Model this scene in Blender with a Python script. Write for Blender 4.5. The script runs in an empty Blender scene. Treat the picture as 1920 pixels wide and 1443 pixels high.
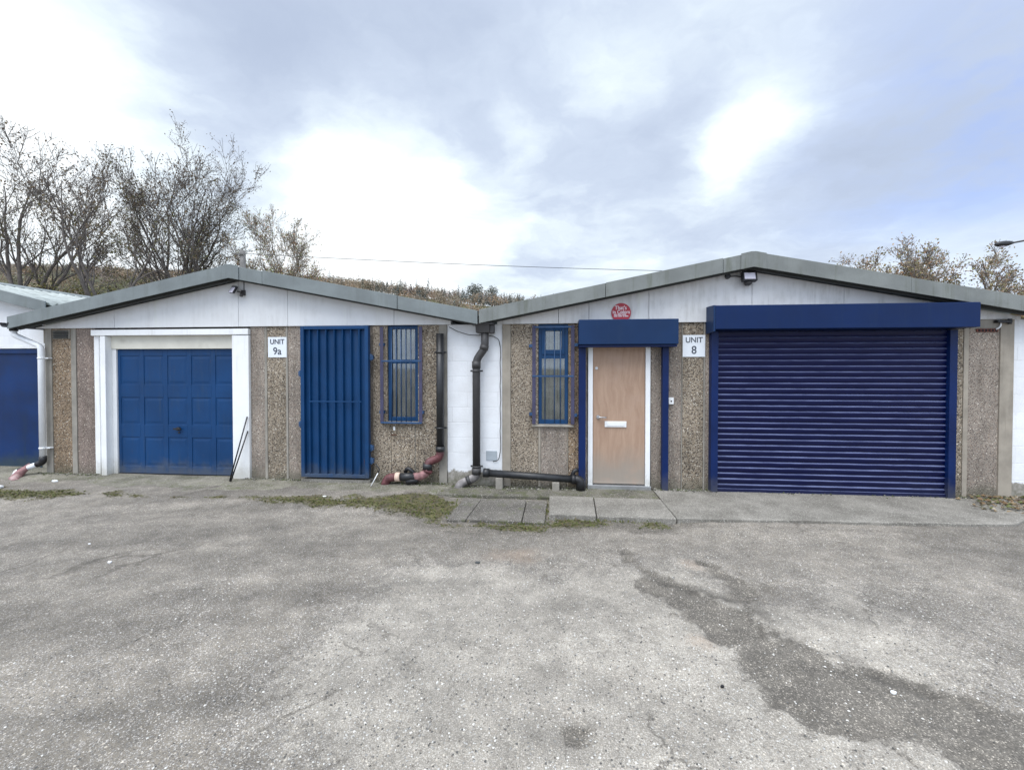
import bpy, bmesh, math, random
import numpy as np
from mathutils import Vector, Matrix
R = math.radians
scene = bpy.context.scene
COL = scene.collection

# ------------------------------------------------------------------ camera
cam_d = bpy.data.cameras.new("camera")
cam = bpy.data.objects.new("camera", cam_d)
COL.objects.link(cam)
cam.location = (0, -6.17, 1.70)
cam.rotation_euler = (R(90 - 0.9), 0, R(5.4))
cam_d.sensor_width = 36.0
cam_d.lens = 36.0 * 800 / 1920
cam_d.shift_y = -18.9 / 1920
cam_d.clip_start = 0.05
cam_d.clip_end = 3000
scene.camera = cam
scene.view_settings.view_transform = 'Standard'
scene.view_settings.look = 'None'
scene.view_settings.exposure = 1.12
scene.view_settings.gamma = 1.0

# ------------------------------------------------------------------ node helper
class NT:
    def __init__(s, nt): s.nt = nt; s.n = nt.nodes; s.l = nt.links
    def node(s, t, **kw):
        n = s.n.new(t)
        for k, v in kw.items(): setattr(n, k, v)
        return n
    def put(s, sock, v):
        if v is None: return
        if isinstance(v, bpy.types.NodeSocket): s.l.new(v, sock)
        elif isinstance(v, (tuple, list)):
            v = tuple(v)
            if sock.type == 'RGBA' and len(v) == 3: v = v + (1,)
            sock.default_value = v
        else:
            if sock.type == 'RGBA': v = (v, v, v, 1)
            if sock.type == 'VECTOR' and not isinstance(v, tuple): v = (v, v, v)
            sock.default_value = v
    def math(s, op, a, b=None, c=None, clamp=False):
        n = s.node('ShaderNodeMath', operation=op, use_clamp=clamp)
        s.put(n.inputs[0], a); s.put(n.inputs[1], b); s.put(n.inputs[2], c)
        return n.outputs[0]
    def vmath(s, op, a, b=None, out=0):
        n = s.node('ShaderNodeVectorMath', operation=op)
        s.put(n.inputs[0], a); s.put(n.inputs[1], b)
        return n.outputs[out]
    def mix(s, f, a, b, blend='MIX'):
        n = s.node('ShaderNodeMix', data_type='RGBA', blend_type=blend)
        s.put(n.inputs[0], f); s.put(n.inputs[6], a); s.put(n.inputs[7], b)
        return n.outputs[2]
    def noise(s, vec, scale, detail=4, rough=.55, color=False, dist=0):
        n = s.node('ShaderNodeTexNoise')
        s.put(n.inputs['Vector'], vec); n.inputs['Scale'].default_value = scale
        n.inputs['Detail'].default_value = detail; n.inputs['Roughness'].default_value = rough
        n.inputs['Distortion'].default_value = dist
        return n.outputs[1 if color else 0]
    def voro(s, vec, scale, out='Color', feature='F1', rnd=1.0):
        n = s.node('ShaderNodeTexVoronoi', feature=feature)
        s.put(n.inputs['Vector'], vec); n.inputs['Scale'].default_value = scale
        n.inputs['Randomness'].default_value = rnd
        return n.outputs[out]
    def ramp(s, f, stops, interp='LINEAR'):
        n = s.node('ShaderNodeValToRGB'); cr = n.color_ramp; cr.interpolation = interp
        while len(cr.elements) < len(stops): cr.elements.new(.5)
        for e, (p, c) in zip(cr.elements, stops):
            e.position = p
            e.color = (c, c, c, 1) if not isinstance(c, (tuple, list)) else tuple(c) + (1,)
        s.put(n.inputs[0], f)
        return n.outputs[0]
    def sstep(s, x, a, b):
        n = s.node('ShaderNodeMapRange', interpolation_type='SMOOTHSTEP')
        s.put(n.inputs[0], x); s.put(n.inputs[1], a); s.put(n.inputs[2], b)
        n.inputs[3].default_value = 0; n.inputs[4].default_value = 1
        return n.outputs[0]
    def sep(s, v):
        n = s.node('ShaderNodeSeparateXYZ'); s.put(n.inputs[0], v); return n.outputs
    def comb(s, x, y, z):
        n = s.node('ShaderNodeCombineXYZ')
        s.put(n.inputs[0], x); s.put(n.inputs[1], y); s.put(n.inputs[2], z); return n.outputs[0]
    def scalev(s, v, sc):
        return s.vmath('MULTIPLY', v, sc)
    def obj(s): return s.node('ShaderNodeTexCoord').outputs['Object']
    def attr(s, name, out='Fac'): return s.node('ShaderNodeAttribute', attribute_name=name).outputs[out]
    def bump(s, h, strength=.5, dist=.01):
        n = s.node('ShaderNodeBump'); s.put(n.inputs['Height'], h)
        n.inputs['Strength'].default_value = strength; n.inputs['Distance'].default_value = dist
        return n.outputs[0]

# ------------------------------------------------------------------ world: overcast sky
SUN_EL, SUN_AZ = R(64), R(210)         # azimuth clockwise from +Y: soft light from behind the camera
w = bpy.data.worlds.new("World"); scene.world = w; w.use_nodes = True
t = NT(w.node_tree); w.node_tree.nodes.clear()
out = t.node('ShaderNodeOutputWorld'); bg = t.node('ShaderNodeBackground')
sky = t.node('ShaderNodeTexSky', sky_type='NISHITA', sun_disc=False)
sky.sun_elevation = SUN_EL; sky.sun_rotation = SUN_AZ; sky.air_density = 1.0; sky.dust_density = 1.5
d = t.node('ShaderNodeTexCoord').outputs['Generated']
sx, sy, sz = t.sep(d)
zc = t.math('ADD', t.math('MAXIMUM', sz, 0.0), 0.16)
pv = t.comb(t.math('DIVIDE', sx, zc), t.math('DIVIDE', sy, zc), 0.0)
warp = t.vmath('SUBTRACT', t.noise(pv, 1.5, 6, .6, True), (.5, .5, .5))
pw = t.vmath('ADD', pv, t.scalev(warp, (.55, .55, .0)))
dw = t.vmath('NORMALIZE', t.vmath('ADD', d, t.scalev(warp, (.24, .24, .20))))
n1 = t.noise(pw, .85, 6, .55); n2 = t.noise(pw, 2.3, 7, .58)
BL = [((-.354, .876, .326), .19, 1.15), ((-.27, .91, .30), .12, .45), ((.375, .82, .425), .07, .62), ((.33, .86, .39), .06, .42), ((.30, .88, .36), .06, .3),
      ((-.071, .864, .499), .06, .5), ((-.72, .56, .40), .16, .45), ((-.64, .55, .54), .20, -.45), ((-.45, .70, .56), .15, -.2), ((-.77, .56, .26), .26, .75), ((-.484, .854, .19), .2, .55),
      ((-.163, .954, .252), .14, .35), ((.113, .822, .559), .10, .4), ((.243, .776, .583), .10, .25), ((.15, .96, .2), .18, .45), ((.6, .77, .16), .2, .5),
      ((-.40, .74, .52), .26, -.28), ((.12, .90, .42), .18, -.22), ((.583, .75, .33), .18, -.25)]
acc = t.math('ADD', t.math('MULTIPLY', t.math('SUBTRACT', n1, .5), 1.5), t.math('MULTIPLY', t.math('SUBTRACT', n2, .5), 1.45))
for v, r, sgn in BL:
    v = Vector(v).normalized()
    dt = t.vmath('DOT_PRODUCT', dw, tuple(v), 'Value')
    g = t.math('EXPONENT', t.math('MULTIPLY', t.math('SUBTRACT', dt, 1.0), 2.0 / (r * r)))
    acc = t.math('ADD', acc, t.math('MULTIPLY', g, sgn))
lum = t.sstep(acc, -.7, 1.2)
cloud = t.ramp(lum, [(0, (2.35, 2.75, 3.55)), (.35, (3.05, 3.5, 4.25)), (.62, (4.0, 4.5, 4.95)), (1, (5.6, 5.85, 6.0))])
rear = t.math('ADD', 1.0, t.math('ADD', t.math('MULTIPLY', t.sstep(sy, .25, -.5), .75), t.math('MULTIPLY', t.sstep(sz, .62, .95), 1.1)))   # unseen sky overhead and behind the camera boosted as added fill light
cloud = t.scalev(cloud, t.comb(rear, rear, rear))
dt = t.vmath('DOT_PRODUCT', dw, tuple(Vector((.66, .66, .36)).normalized()), 'Value')
bm = t.math('EXPONENT', t.math('MULTIPLY', t.math('SUBTRACT', dt, 1.0), 2.0 / (.22 * .22)))
bm = t.math('MULTIPLY', bm, t.sstep(n2, .3, .65), clamp=True)
nis = t.mix(.6, sky.outputs[0], (1.7, 2.4, 5.2))
skyc = t.mix(t.math('MULTIPLY', bm, .75), cloud, nis)
t.put(bg.inputs[0], skyc); bg.inputs[1].default_value = 0.1
t.l.new(bg.outputs[0], out.inputs[0])

sun_d = bpy.data.lights.new("sun", 'SUN'); sun_d.energy = 1.5; sun_d.angle = R(50); sun_d.color = (1, .97, .93)
sun = bpy.data.objects.new("sun", sun_d); COL.objects.link(sun)
sdir = Vector((math.sin(SUN_AZ) * math.cos(SUN_EL), math.cos(SUN_AZ) * math.cos(SUN_EL), math.sin(SUN_EL)))
sun.rotation_euler = sdir.to_track_quat('Z', 'Y').to_euler(); sun.location = (-8, -20, 25)

# ------------------------------------------------------------------ mesh helper
class MB:
    def __init__(s): s.v = []; s.f = []; s.m = []; s.sm = []
    def add(s, vs, fs, mi=0, smooth=False):
        b = len(s.v); s.v += [tuple(map(float, v)) for v in vs]
        for f in fs: s.f.append([i + b for i in f]); s.m.append(mi); s.sm.append(smooth)
        return s
    def box(s, x0, x1, y0, y1, z0, z1, mi=0):
        return s.add([(x0,y0,z0),(x1,y0,z0),(x1,y1,z0),(x0,y1,z0),(x0,y0,z1),(x1,y0,z1),(x1,y1,z1),(x0,y1,z1)],
              [(0,3,2,1),(4,5,6,7),(0,1,5,4),(1,2,6,5),(2,3,7,6),(3,0,4,7)], mi)
    def prism_y(s, poly, y0, y1, mi=0):            # poly in (x,z), counter-clockwise seen from -Y
        n = len(poly)
        vs = [(x, y0, z) for x, z in poly] + [(x, y1, z) for x, z in poly]
        fs = [tuple(range(n)), tuple(range(2*n-1, n-1, -1))]
        fs += [(i, i+n, (i+1) % n + n, (i+1) % n) for i in range(n)]
        return s.add(vs, fs, mi)
    def prism_x(s, poly, x0, x1, mi=0):            # poly in (y,z)
        n = len(poly)
        vs = [(x0, y, z) for y, z in poly] + [(x1, y, z) for y, z in poly]
        fs = [tuple(range(n-1, -1, -1)), tuple(range(n, 2*n))]
        fs += [(i, (i+1) % n, (i+1) % n + n, i+n) for i in range(n)]
        return s.add(vs, fs, mi)
    def prism_z(s, poly, z0, z1, mi=0):
        n = len(poly)
        vs = [(x, y, z0) for x, y in poly] + [(x, y, z1) for x, y in poly]
        fs = [tuple(range(n-1, -1, -1)), tuple(range(n, 2*n))]
        fs += [(i, (i+1) % n, (i+1) % n + n, i+n) for i in range(n)]
        return s.add(vs, fs, mi)
    def tube(s, path, r, n=12, mi=0, caps=True, flat=None):
        P = [Vector(p) for p in path]; rr = r if isinstance(r, (list, tuple)) else [r] * len(P)
        T = []
        for i in range(len(P)):
            a = P[i] - P[i-1] if i > 0 else P[1] - P[0]
            b = P[i+1] - P[i] if i < len(P)-1 else a
            T.append((a.normalized() + b.normalized()).normalized())
        u = T[0].orthogonal().normalized(); vs = []; fs = []
        for i, p in enumerate(P):
            u = (u - T[i] * u.dot(T[i])).normalized(); q = T[i].cross(u)
            for k in range(n):
                a = 2 * math.pi * k / n
                vs.append(p + (u * math.cos(a) + q * math.sin(a)) * rr[i])
        for i in range(len(P)-1):
            for k in range(n):
                k2 = (k+1) % n
                fs.append((i*n+k, i*n+k2, (i+1)*n+k2, (i+1)*n+k))
        s.add(vs, fs, mi, True)
        if caps:
            b = len(s.v) - len(vs)
            s.f.append([b + k for k in range(n-1, -1, -1)]); s.m.append(mi); s.sm.append(False)
            s.f.append([b + (len(P)-1)*n + k for k in range(n)]); s.m.append(mi); s.sm.append(False)
        return s
    def build(s, name, mats, parent=None, bevel=0.0, seg=2):
        me = bpy.data.meshes.new(name)
        o = bpy.data.objects.new(name, me); COL.objects.link(o)
        L = Vector((0, 0, 0)); p = parent
        while p is not None: L += p.location; p = p.parent
        me.from_pydata([(v[0]-L.x, v[1]-L.y, v[2]-L.z) for v in s.v], [], s.f)
        if not isinstance(mats, (list, tuple)): mats = [mats]
        for m in mats: me.materials.append(m)
        me.polygons.foreach_set('material_index', s.m); me.polygons.foreach_set('use_smooth', s.sm)
        me.update()
        if parent is not None: o.parent = parent
        if bevel > 0:
            b = o.modifiers.new('bevel', 'BEVEL'); b.width = bevel; b.segments = seg; b.limit_method = 'ANGLE'; b.angle_limit = R(35)
        return o
    def build_top(s, name, mats, loc, bevel=0.0):      # a one-mesh thing with its origin at loc
        o = s.build(name, mats, None, bevel)
        o.data.transform(Matrix.Translation(-Vector(loc))); o.location = loc
        return o

def fillet(path, rad, n=5):
    P = [Vector(p) for p in path]; out = [P[0]]
    for i in range(1, len(P)-1):
        a, b, c = P[i-1], P[i], P[i+1]
        d1 = (a-b); d2 = (c-b); r = min(rad, d1.length*.48, d2.length*.48)
        p1 = b + d1.normalized()*r; p2 = b + d2.normalized()*r
        for k in range(n+1):
            q = k/n; out.append(p1*(1-q)**2 + b*2*q*(1-q) + p2*q*q)
    out.append(P[-1]); return out

def tag(o, label, cat=None, group=None, kind=None):
    if label: o['label'] = label
    if cat: o['category'] = cat
    if group: o['group'] = group
    if kind: o['kind'] = kind
    return o
def thing(name, loc, label, cat, group=None):
    o = bpy.data.objects.new(name, None); COL.objects.link(o); o.location = loc; o.empty_display_size = .2
    return tag(o, label, cat, group)
def copy_tree(o, parent=None):
    c = o.copy(); COL.objects.link(c); c.parent = parent
    for ch in list(o.children): copy_tree(ch, c)
    return c

# ------------------------------------------------------------------ materials
def new_mat(name):
    m = bpy.data.materials.new(name); m.use_nodes = True
    t = NT(m.node_tree); b = t.n['Principled BSDF']
    return m, t, b
def paint(name, c, rough=.5, var=.12, dirt=None, dirt_amt=.3, scale=3., bump=.15, metal=0., fine=60., streak=True, coat=0., spec=.5, splash=None, rust=0.):
    """painted or plain surface: slow tone drift, vertical weather streaks, fine texture"""
    m, t, b = new_mat(name); v = t.obj()
    n = t.noise(v, scale, 5, .6)
    c1 = tuple(x*(1-var) for x in c); c2 = tuple(min(1, x*(1+var)) for x in c)
    colr = t.mix(t.sstep(n, .3, .7), c1, c2)
    if dirt:
        sv = t.scalev(v, (9, 9, .8)) if streak else v
        s1 = t.noise(sv, 1.4 if streak else 4, 6, .65); s2 = t.noise(v, 1.1, 4, .6)
        f = t.math('MULTIPLY', t.sstep(s1, .48, .75), t.sstep(s2, .35, .65))
        colr = t.mix(t.math('MULTIPLY', f, dirt_amt), colr, dirt)
    if splash:                                   # mud splashed up from the ground, ragged
        zz = t.math('ADD', t.sep(v)[2], t.math('MULTIPLY', t.math('SUBTRACT', t.noise(v, 4.5, 6, .7), .5), .55))
        colr = t.mix(t.math('MULTIPLY', t.sstep(zz, .30, .0), .55), colr, splash)
    if rust:
        rs = t.math('MULTIPLY', t.sstep(t.noise(t.scalev(v, (1, 1, .45)), 17, 6, .72), .655, .70), t.sstep(t.noise(v, 1.8, 4, .6), .42, .6))
        colr = t.mix(t.math('MULTIPLY', rs, rust), colr, (.085, .04, .022))
    t.put(b.inputs['Base Color'], colr)
    t.put(b.inputs['Roughness'], t.math('ADD', t.math('MULTIPLY', t.noise(v, scale*4, 4), .25), rough - .12, clamp=True))
    b.inputs['Metallic'].default_value = metal
    b.inputs['Coat Weight'].default_value = coat; b.inputs['Specular IOR Level'].default_value = spec
    if bump:
        h = t.math('ADD', t.noise(v, fine, 4, .6), t.math('MULTIPLY', t.noise(v, 7, 3), 1.5))
        t.put(b.inputs['Normal'], t.bump(h, bump, .004))
    return m
def pebble(name, cols, scale, matrix, whites=.9, drift=((.86, .81, .74), (1.34, 1.26, 1.16)), bump=1.0):
    m, t, b = new_mat(name); v = t.obj()
    wv = t.vmath('ADD', v, t.scalev(t.vmath('SUBTRACT', t.noise(v, scale*1.4, 2, .5, True), (.5,.5,.5)), (.35/scale,)*3))
    rc = t.sep(t.voro(wv, scale)); ds = t.voro(wv, scale, 'Distance')
    n = len(cols)
    stones = t.ramp(rc[0], [((i + .0) / n, c) for i, c in enumerate(cols)], 'CONSTANT')
    br = t.math('ADD', .65, t.math('MULTIPLY', rc[1], .7))
    stones = t.mix(1, stones, t.comb(br, br, br), 'MULTIPLY')
    wh = t.sstep(rc[2], whites, whites + .02)
    stones = t.mix(wh, stones, (.70, .68, .63))
    colr = t.mix(t.sstep(ds, .42, .62), stones, matrix)
    cover = t.sstep(t.noise(v, 9, 4, .6), .28, .45)
    colr = t.mix(cover, matrix, colr)
    dr = t.mix(t.sstep(t.noise(v, 1.3, 5, .6), .3, .7), drift[0], drift[1])
    colr = t.mix(1, colr, dr, 'MULTIPLY')
    px_, py_, pz_ = t.sep(v)
    stn = t.noise(t.comb(t.math('MULTIPLY', px_, 8), 0, t.math('MULTIPLY', pz_, .55)), 1.4, 5, .65)
    colr = t.mix(1, colr, t.ramp(stn, [(.32, (.74,.72,.68)), (.5, (1,1,1)), (.72, (1.12,1.1,1.06))]), 'MULTIPLY')
    z = t.sep(v)[2]                                            # damp and algae off the ground, ragged edge
    al = t.math('ADD', z, t.math('MULTIPLY', t.math('SUBTRACT', t.noise(v, 3.5, 5, .65), .5), .5))
    colr = t.mix(t.math('MULTIPLY', t.sstep(al, .24, -.02), .6), colr, (.085, .085, .055))
    t.put(b.inputs['Base Color'], colr); b.inputs['Roughness'].default_value = .85
    h = t.math('SUBTRACT', 1.0, t.sstep(ds, .1, .6))
    t.put(b.inputs['Normal'], t.bump(t.math('MULTIPLY', h, cover), bump, .014))
    return m
M = {}
M['pebble'] = pebble('coarse pebbledash', [(.08,.07,.06),(.22,.18,.14),(.33,.28,.22),(.15,.13,.11),(.26,.21,.155),(.10,.09,.08),(.38,.34,.28)], 58, (.235,.21,.175), .90)
M['pebble_brown'] = pebble('brown pebbledash', [(.08,.058,.04),(.25,.18,.115),(.32,.25,.17),(.15,.115,.085),(.28,.20,.13)], 60, (.225,.18,.135), .92)
M['pebble_fine'] = pebble('fine grey pebbledash', [(.12,.105,.10),(.24,.21,.19),(.29,.255,.23),(.20,.175,.16),(.25,.20,.17)], 78, (.25,.23,.21), .96, bump=.6)
M['pebble_purple'] = pebble('purple brown aggregate', [(.10,.08,.075),(.20,.16,.145),(.24,.20,.18),(.165,.13,.12)], 76, (.21,.18,.165), .965, bump=.6)
M['pebble_tan'] = pebble('tan pebbledash', [(.09,.078,.065),(.26,.22,.175),(.35,.305,.25),(.19,.165,.14),(.29,.245,.20)], 62, (.28,.25,.21), .93)
M['precast'] = paint('precast concrete', (.27,.25,.215), .85, .18, (.12,.11,.085), .55, 4, .5, fine=110)
M['precast_warm'] = paint('warm precast concrete', (.31,.275,.225), .85, .16, (.15,.13,.10), .5, 4, .5, fine=110)
M['white_board'] = paint('white painted board', (.74,.75,.75), .55, .05, (.36,.35,.31), .42, 2.2, .2)
M['white_wood'] = paint('white painted timber', (.80,.81,.81), .5, .04, (.42,.40,.35), .4, 3, .25, splash=(.34,.32,.25), rust=.25)
M['cream'] = paint('cream painted board', (.62,.60,.52), .55, .06, (.35,.32,.26), .5, 3, .15, streak=False)
def gable_mat(name, amt, tint):
    m, t, b = new_mat(name); v = t.obj(); x, y, z = t.sep(v)
    base = t.mix(t.sstep(t.noise(v, 1.1, 5, .6), .3, .7), tuple(c*.92 for c in tint), tint)
    st = t.noise(t.comb(t.math('MULTIPLY', x, 7), 0, t.math('MULTIPLY', z, .9)), 1.6, 6, .65)
    blot = t.noise(v, 2.4, 6, .68)
    f = t.math('MULTIPLY', t.sstep(st, .36, .70), t.sstep(blot, .36, .62))
    c = t.mix(t.math('MULTIPLY', f, amt), base, (.30, .29, .26))
    sp = t.sstep(t.noise(v, 26, 4, .7), .70, .76)
    c = t.mix(t.math('MULTIPLY', sp, .4), c, (.24, .22, .19))
    gr = t.math('MULTIPLY', t.sstep(t.noise(t.comb(t.math('MULTIPLY', x, 3), 0, t.math('MULTIPLY', z, .4)), 1.3, 3), .6, .75), .14)
    c = t.mix(gr, c, (.55, .62, .40))
    t.put(b.inputs['Base Color'], c); b.inputs['Roughness'].default_value = .6
    t.put(b.inputs['Normal'], t.bump(t.noise(v, 40, 4), .15, .004))
    return m
M['gable_clean'] = gable_mat('white gable sheet', .22, (.73,.74,.745))
M['gable_dirty'] = gable_mat('weathered white gable sheet', .48, (.72,.72,.715))
M['verge'] = paint('grey green fibre cement', (.175,.198,.20), .8, .14, (.10,.115,.10), .5, 2.5, .35, fine=90)
M['verge_moss'] = paint('mossy fibre cement', (.185,.198,.19), .85, .16, (.085,.095,.06), .75, 2.5, .4, fine=90)
M['corrugated'] = paint('weathered corrugated sheet', (.33,.36,.345), .75, .25, (.14,.16,.13), .6, 3.5, .3, streak=False)
M['soffit'] = paint('dark soffit timber', (.055,.06,.06), .8, .2, None, 0, 3, .3)
M['garage_blue'] = paint('garage door blue', (.0025,.040,.130), .5, .14, (.03,.055,.09), .55, 1.5, .12, streak=True, spec=.28, splash=(.10,.105,.10), rust=.35)
M['gate_blue'] = paint('gate blue', (.0025,.041,.128), .48, .12, (.025,.05,.08), .45, 2.5, .2, spec=.3, splash=(.09,.095,.09), rust=.7)
M['door_blue'] = paint('neighbour door blue', (.0015,.022,.095), .5, .25, (.008,.03,.06), .6, 1.8, .15, spec=.25, splash=(.05,.07,.05))
M['box_blue'] = paint('shutter box blue', (.0012,.015,.072), .42, .10, (.008,.024,.065), .55, 1.8, .12, streak=True, spec=.22, rust=.12)
M['box_blue_faded'] = paint('faded shutter box blue', (.004,.024,.080), .45, .10, (.016,.035,.075), .5, 1.8, .12, streak=True, spec=.25, rust=.12)
M['guide_blue'] = paint('guide rail blue', (.0018,.014,.078), .42, .15, (.01,.018,.04), .4, 2.5, .15, spec=.25, splash=(.08,.08,.08), rust=.7)
def slat_mat():
    m, t, b = new_mat('shutter slat navy'); v = t.obj(); x, y, z = t.sep(v)
    n = t.noise(t.comb(t.math('MULTIPLY', x, 1.2), 0, t.math('MULTIPLY', z, 14)), 1.5, 5, .65)
    c = t.mix(t.sstep(n, .35, .7), (.0009, .0030, .038), (.0022, .0055, .050))
    du = t.math('MULTIPLY', t.sstep(t.math('ADD', z, t.math('MULTIPLY', t.noise(v, 2.2, 5), .35)), .42, .1), .35)
    c = t.mix(du, c, (.03, .034, .055))
    wr = t.math('MULTIPLY', t.sstep(t.noise(t.comb(t.math('MULTIPLY', x, .8), 0, t.math('MULTIPLY', z, 26)), 1.6, 6, .7), .55, .75), .30)
    c = t.mix(wr, c, (.013, .021, .08))
    nz_ = t.sep(t.node('ShaderNodeNewGeometry').outputs['Normal'])[2]            # sky highlight painted into the colour of the upward ledges
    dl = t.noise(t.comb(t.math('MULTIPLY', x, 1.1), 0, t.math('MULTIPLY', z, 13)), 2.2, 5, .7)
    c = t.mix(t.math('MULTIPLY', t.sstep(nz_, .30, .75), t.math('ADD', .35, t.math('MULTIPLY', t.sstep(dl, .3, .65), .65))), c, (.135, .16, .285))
    t.put(b.inputs['Base Color'], c); b.inputs['Specular IOR Level'].default_value = .3
    t.put(b.inputs['Roughness'], t.math('ADD', .27, t.math('MULTIPLY', n, .2)))
    t.put(b.inputs['Normal'], t.bump(t.noise(t.comb(t.math('MULTIPLY', x, 1.), 0, t.math('MULTIPLY', z, 10)), 3, 3), .12, .01))
    return m
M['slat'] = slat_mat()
M['frame_blue'] = paint('window frame blue', (.006,.048,.135), .4, .12, (.03,.05,.07), .3, 5, .1, spec=.3)
M['grille_purple'] = paint('faded purple blue steel', (.045,.043,.09), .6, .2, (.09,.06,.06), .5, 6, .2)
M['grille_blue'] = paint('grille blue steel', (.015,.06,.15), .5, .2, (.06,.06,.07), .4, 6, .2)
M['black_pipe'] = paint('black cast pipe', (.018,.019,.021), .42, .3, (.06,.058,.055), .5, 5, .2)
M['grey_pipe'] = paint('charcoal plastic pipe', (.045,.043,.043), .5, .2, (.10,.09,.085), .6, 4, .15)
M['white_pipe'] = paint('white plastic pipe', (.80,.82,.84), .45, .05, (.45,.44,.40), .4, 5, .1)
M['worn_pipe'] = paint('worn paint pipe', (.20,.185,.18), .6, .45, (.02,.02,.02), 1.0, 9, .3, streak=False)
M['clay'] = paint('red clay pipe', (.11,.035,.038), .6, .4, (.22,.15,.15), .9, 16, .3, streak=False)
M['clay_pink'] = paint('pink worn clay pipe', (.24,.125,.125), .7, .35, (.48,.40,.38), .9, 18, .3, streak=False)
M['collar_cream'] = paint('cream pipe collar', (.60,.45,.36), .6, .1, None, 0, 8, .1)
M['black'] = paint('black plastic', (.012,.012,.014), .45, .2, None, 0, 8, .1)
M['steel'] = paint('brushed steel', (.55,.56,.57), .35, .1, None, 0, 10, .05, metal=.9)
M['white_plastic'] = paint('white plastic', (.78,.79,.79), .4, .04, (.5,.48,.42), .3, 6, .05, streak=False)
M['grey_box'] = paint('grey cover plate', (.36,.40,.43), .6, .08, None, 0, 6, .1)
M['lens'] = paint('flood lens', (.62,.60,.68), .25, .08, None, 0, 10, 0)
M['sign_white'] = paint('white sign sheet', (.74,.78,.82), .4, .03, (.5,.5,.5), .2, 8, .03, streak=False)
M['sign_ink'] = paint('black sign ink', (.05,.06,.08), .6, .1, None, 0, 8, 0)
M['red_sign'] = paint('red sign', (.40,.018,.035), .4, .1, None, 0, 8, .03)
M['pink_ink'] = paint('white sign print', (.80,.72,.74), .5, .05, None, 0, 8, 0)
M['rust'] = paint('rusty steel', (.10,.045,.025), .8, .3, None, 0, 14, .4)
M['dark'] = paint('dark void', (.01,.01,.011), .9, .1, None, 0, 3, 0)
M['brick'] = paint('red airbrick', (.16,.05,.035), .85, .25, (.2,.15,.12), .5, 14, .4, streak=False)
M['blind'] = paint('grey green blind', (.36,.37,.31), .8, .12, (.2,.2,.17), .5, 2, .1)
M['blind_dark'] = paint('dim blind', (.20,.235,.25), .8, .15, (.10,.12,.13), .6, 2, .1)
def glass_mat():
    m, t, b = new_mat('dusty window glass'); v = t.obj()
    tr = t.node('ShaderNodeBsdfTransparent'); tr.inputs[0].default_value = (.82, .86, .85, 1)
    gl = t.node('ShaderNodeBsdfGlossy'); gl.inputs['Roughness'].default_value = .04
    fr = t.node('ShaderNodeFresnel'); fr.inputs[0].default_value = 1.5
    mx = t.node('ShaderNodeMixShader'); t.put(mx.inputs[0], t.math('ADD', fr.outputs[0], .10))
    t.l.new(tr.outputs[0], mx.inputs[1]); t.l.new(gl.outputs[0], mx.inputs[2])
    df = t.node('ShaderNodeBsdfDiffuse'); df.inputs[0].default_value = (.45, .45, .42, 1)
    m2 = t.node('ShaderNodeMixShader'); t.put(m2.inputs[0], t.math('MULTIPLY', t.sstep(t.noise(v, 6, 5, .6), .35, .8), .22))
    t.l.new(mx.outputs[0], m2.inputs[1]); t.l.new(df.outputs[0], m2.inputs[2])
    t.l.new(m2.outputs[0], t.n['Material Output'].inputs[0])
    return m
M['glass'] = glass_mat()
def plywood():
    m, t, b = new_mat('plywood door'); v = t.obj(); x, y, z = t.sep(v)
    gv = t.comb(t.math('MULTIPLY', x, 9), 0, t.math('MULTIPLY', z, .75))
    wv = t.vmath('ADD', gv, t.scalev(t.vmath('SUBTRACT', t.noise(v, 1.6, 3, .5, True), (.5,.5,.5)), (2.2, 0, .4)))
    g1 = t.noise(wv, 2.2, 6, .65); g2 = t.noise(t.comb(t.math('MULTIPLY', x, 60), 0, t.math('MULTIPLY', z, 1.5)), 2, 4, .6)
    c = t.mix(t.sstep(g1, .25, .75), (.32, .205, .138), (.42, .29, .205))
    c = t.mix(t.math('MULTIPLY', t.sstep(g2, .45, .75), .25), c, (.22, .125, .085))
    dz = t.math('ADD', z, t.math('MULTIPLY', t.math('SUBTRACT', t.noise(v, 3, 6, .65), .5), .5))
    c = t.mix(t.math('MULTIPLY', t.sstep(dz, .70, .10), .85), c, (.29, .26, .22))
    pa = t.math('MULTIPLY', t.sstep(t.noise(v, 2.5, 6, .7), .48, .68), .5)
    c = t.mix(pa, c, (.40, .28, .21))
    t.put(b.inputs['Base Color'], c); b.inputs['Roughness'].default_value = .6
    t.put(b.inputs['Normal'], t.bump(g2, .15, .003))
    return m
M['plywood'] = plywood()
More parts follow.
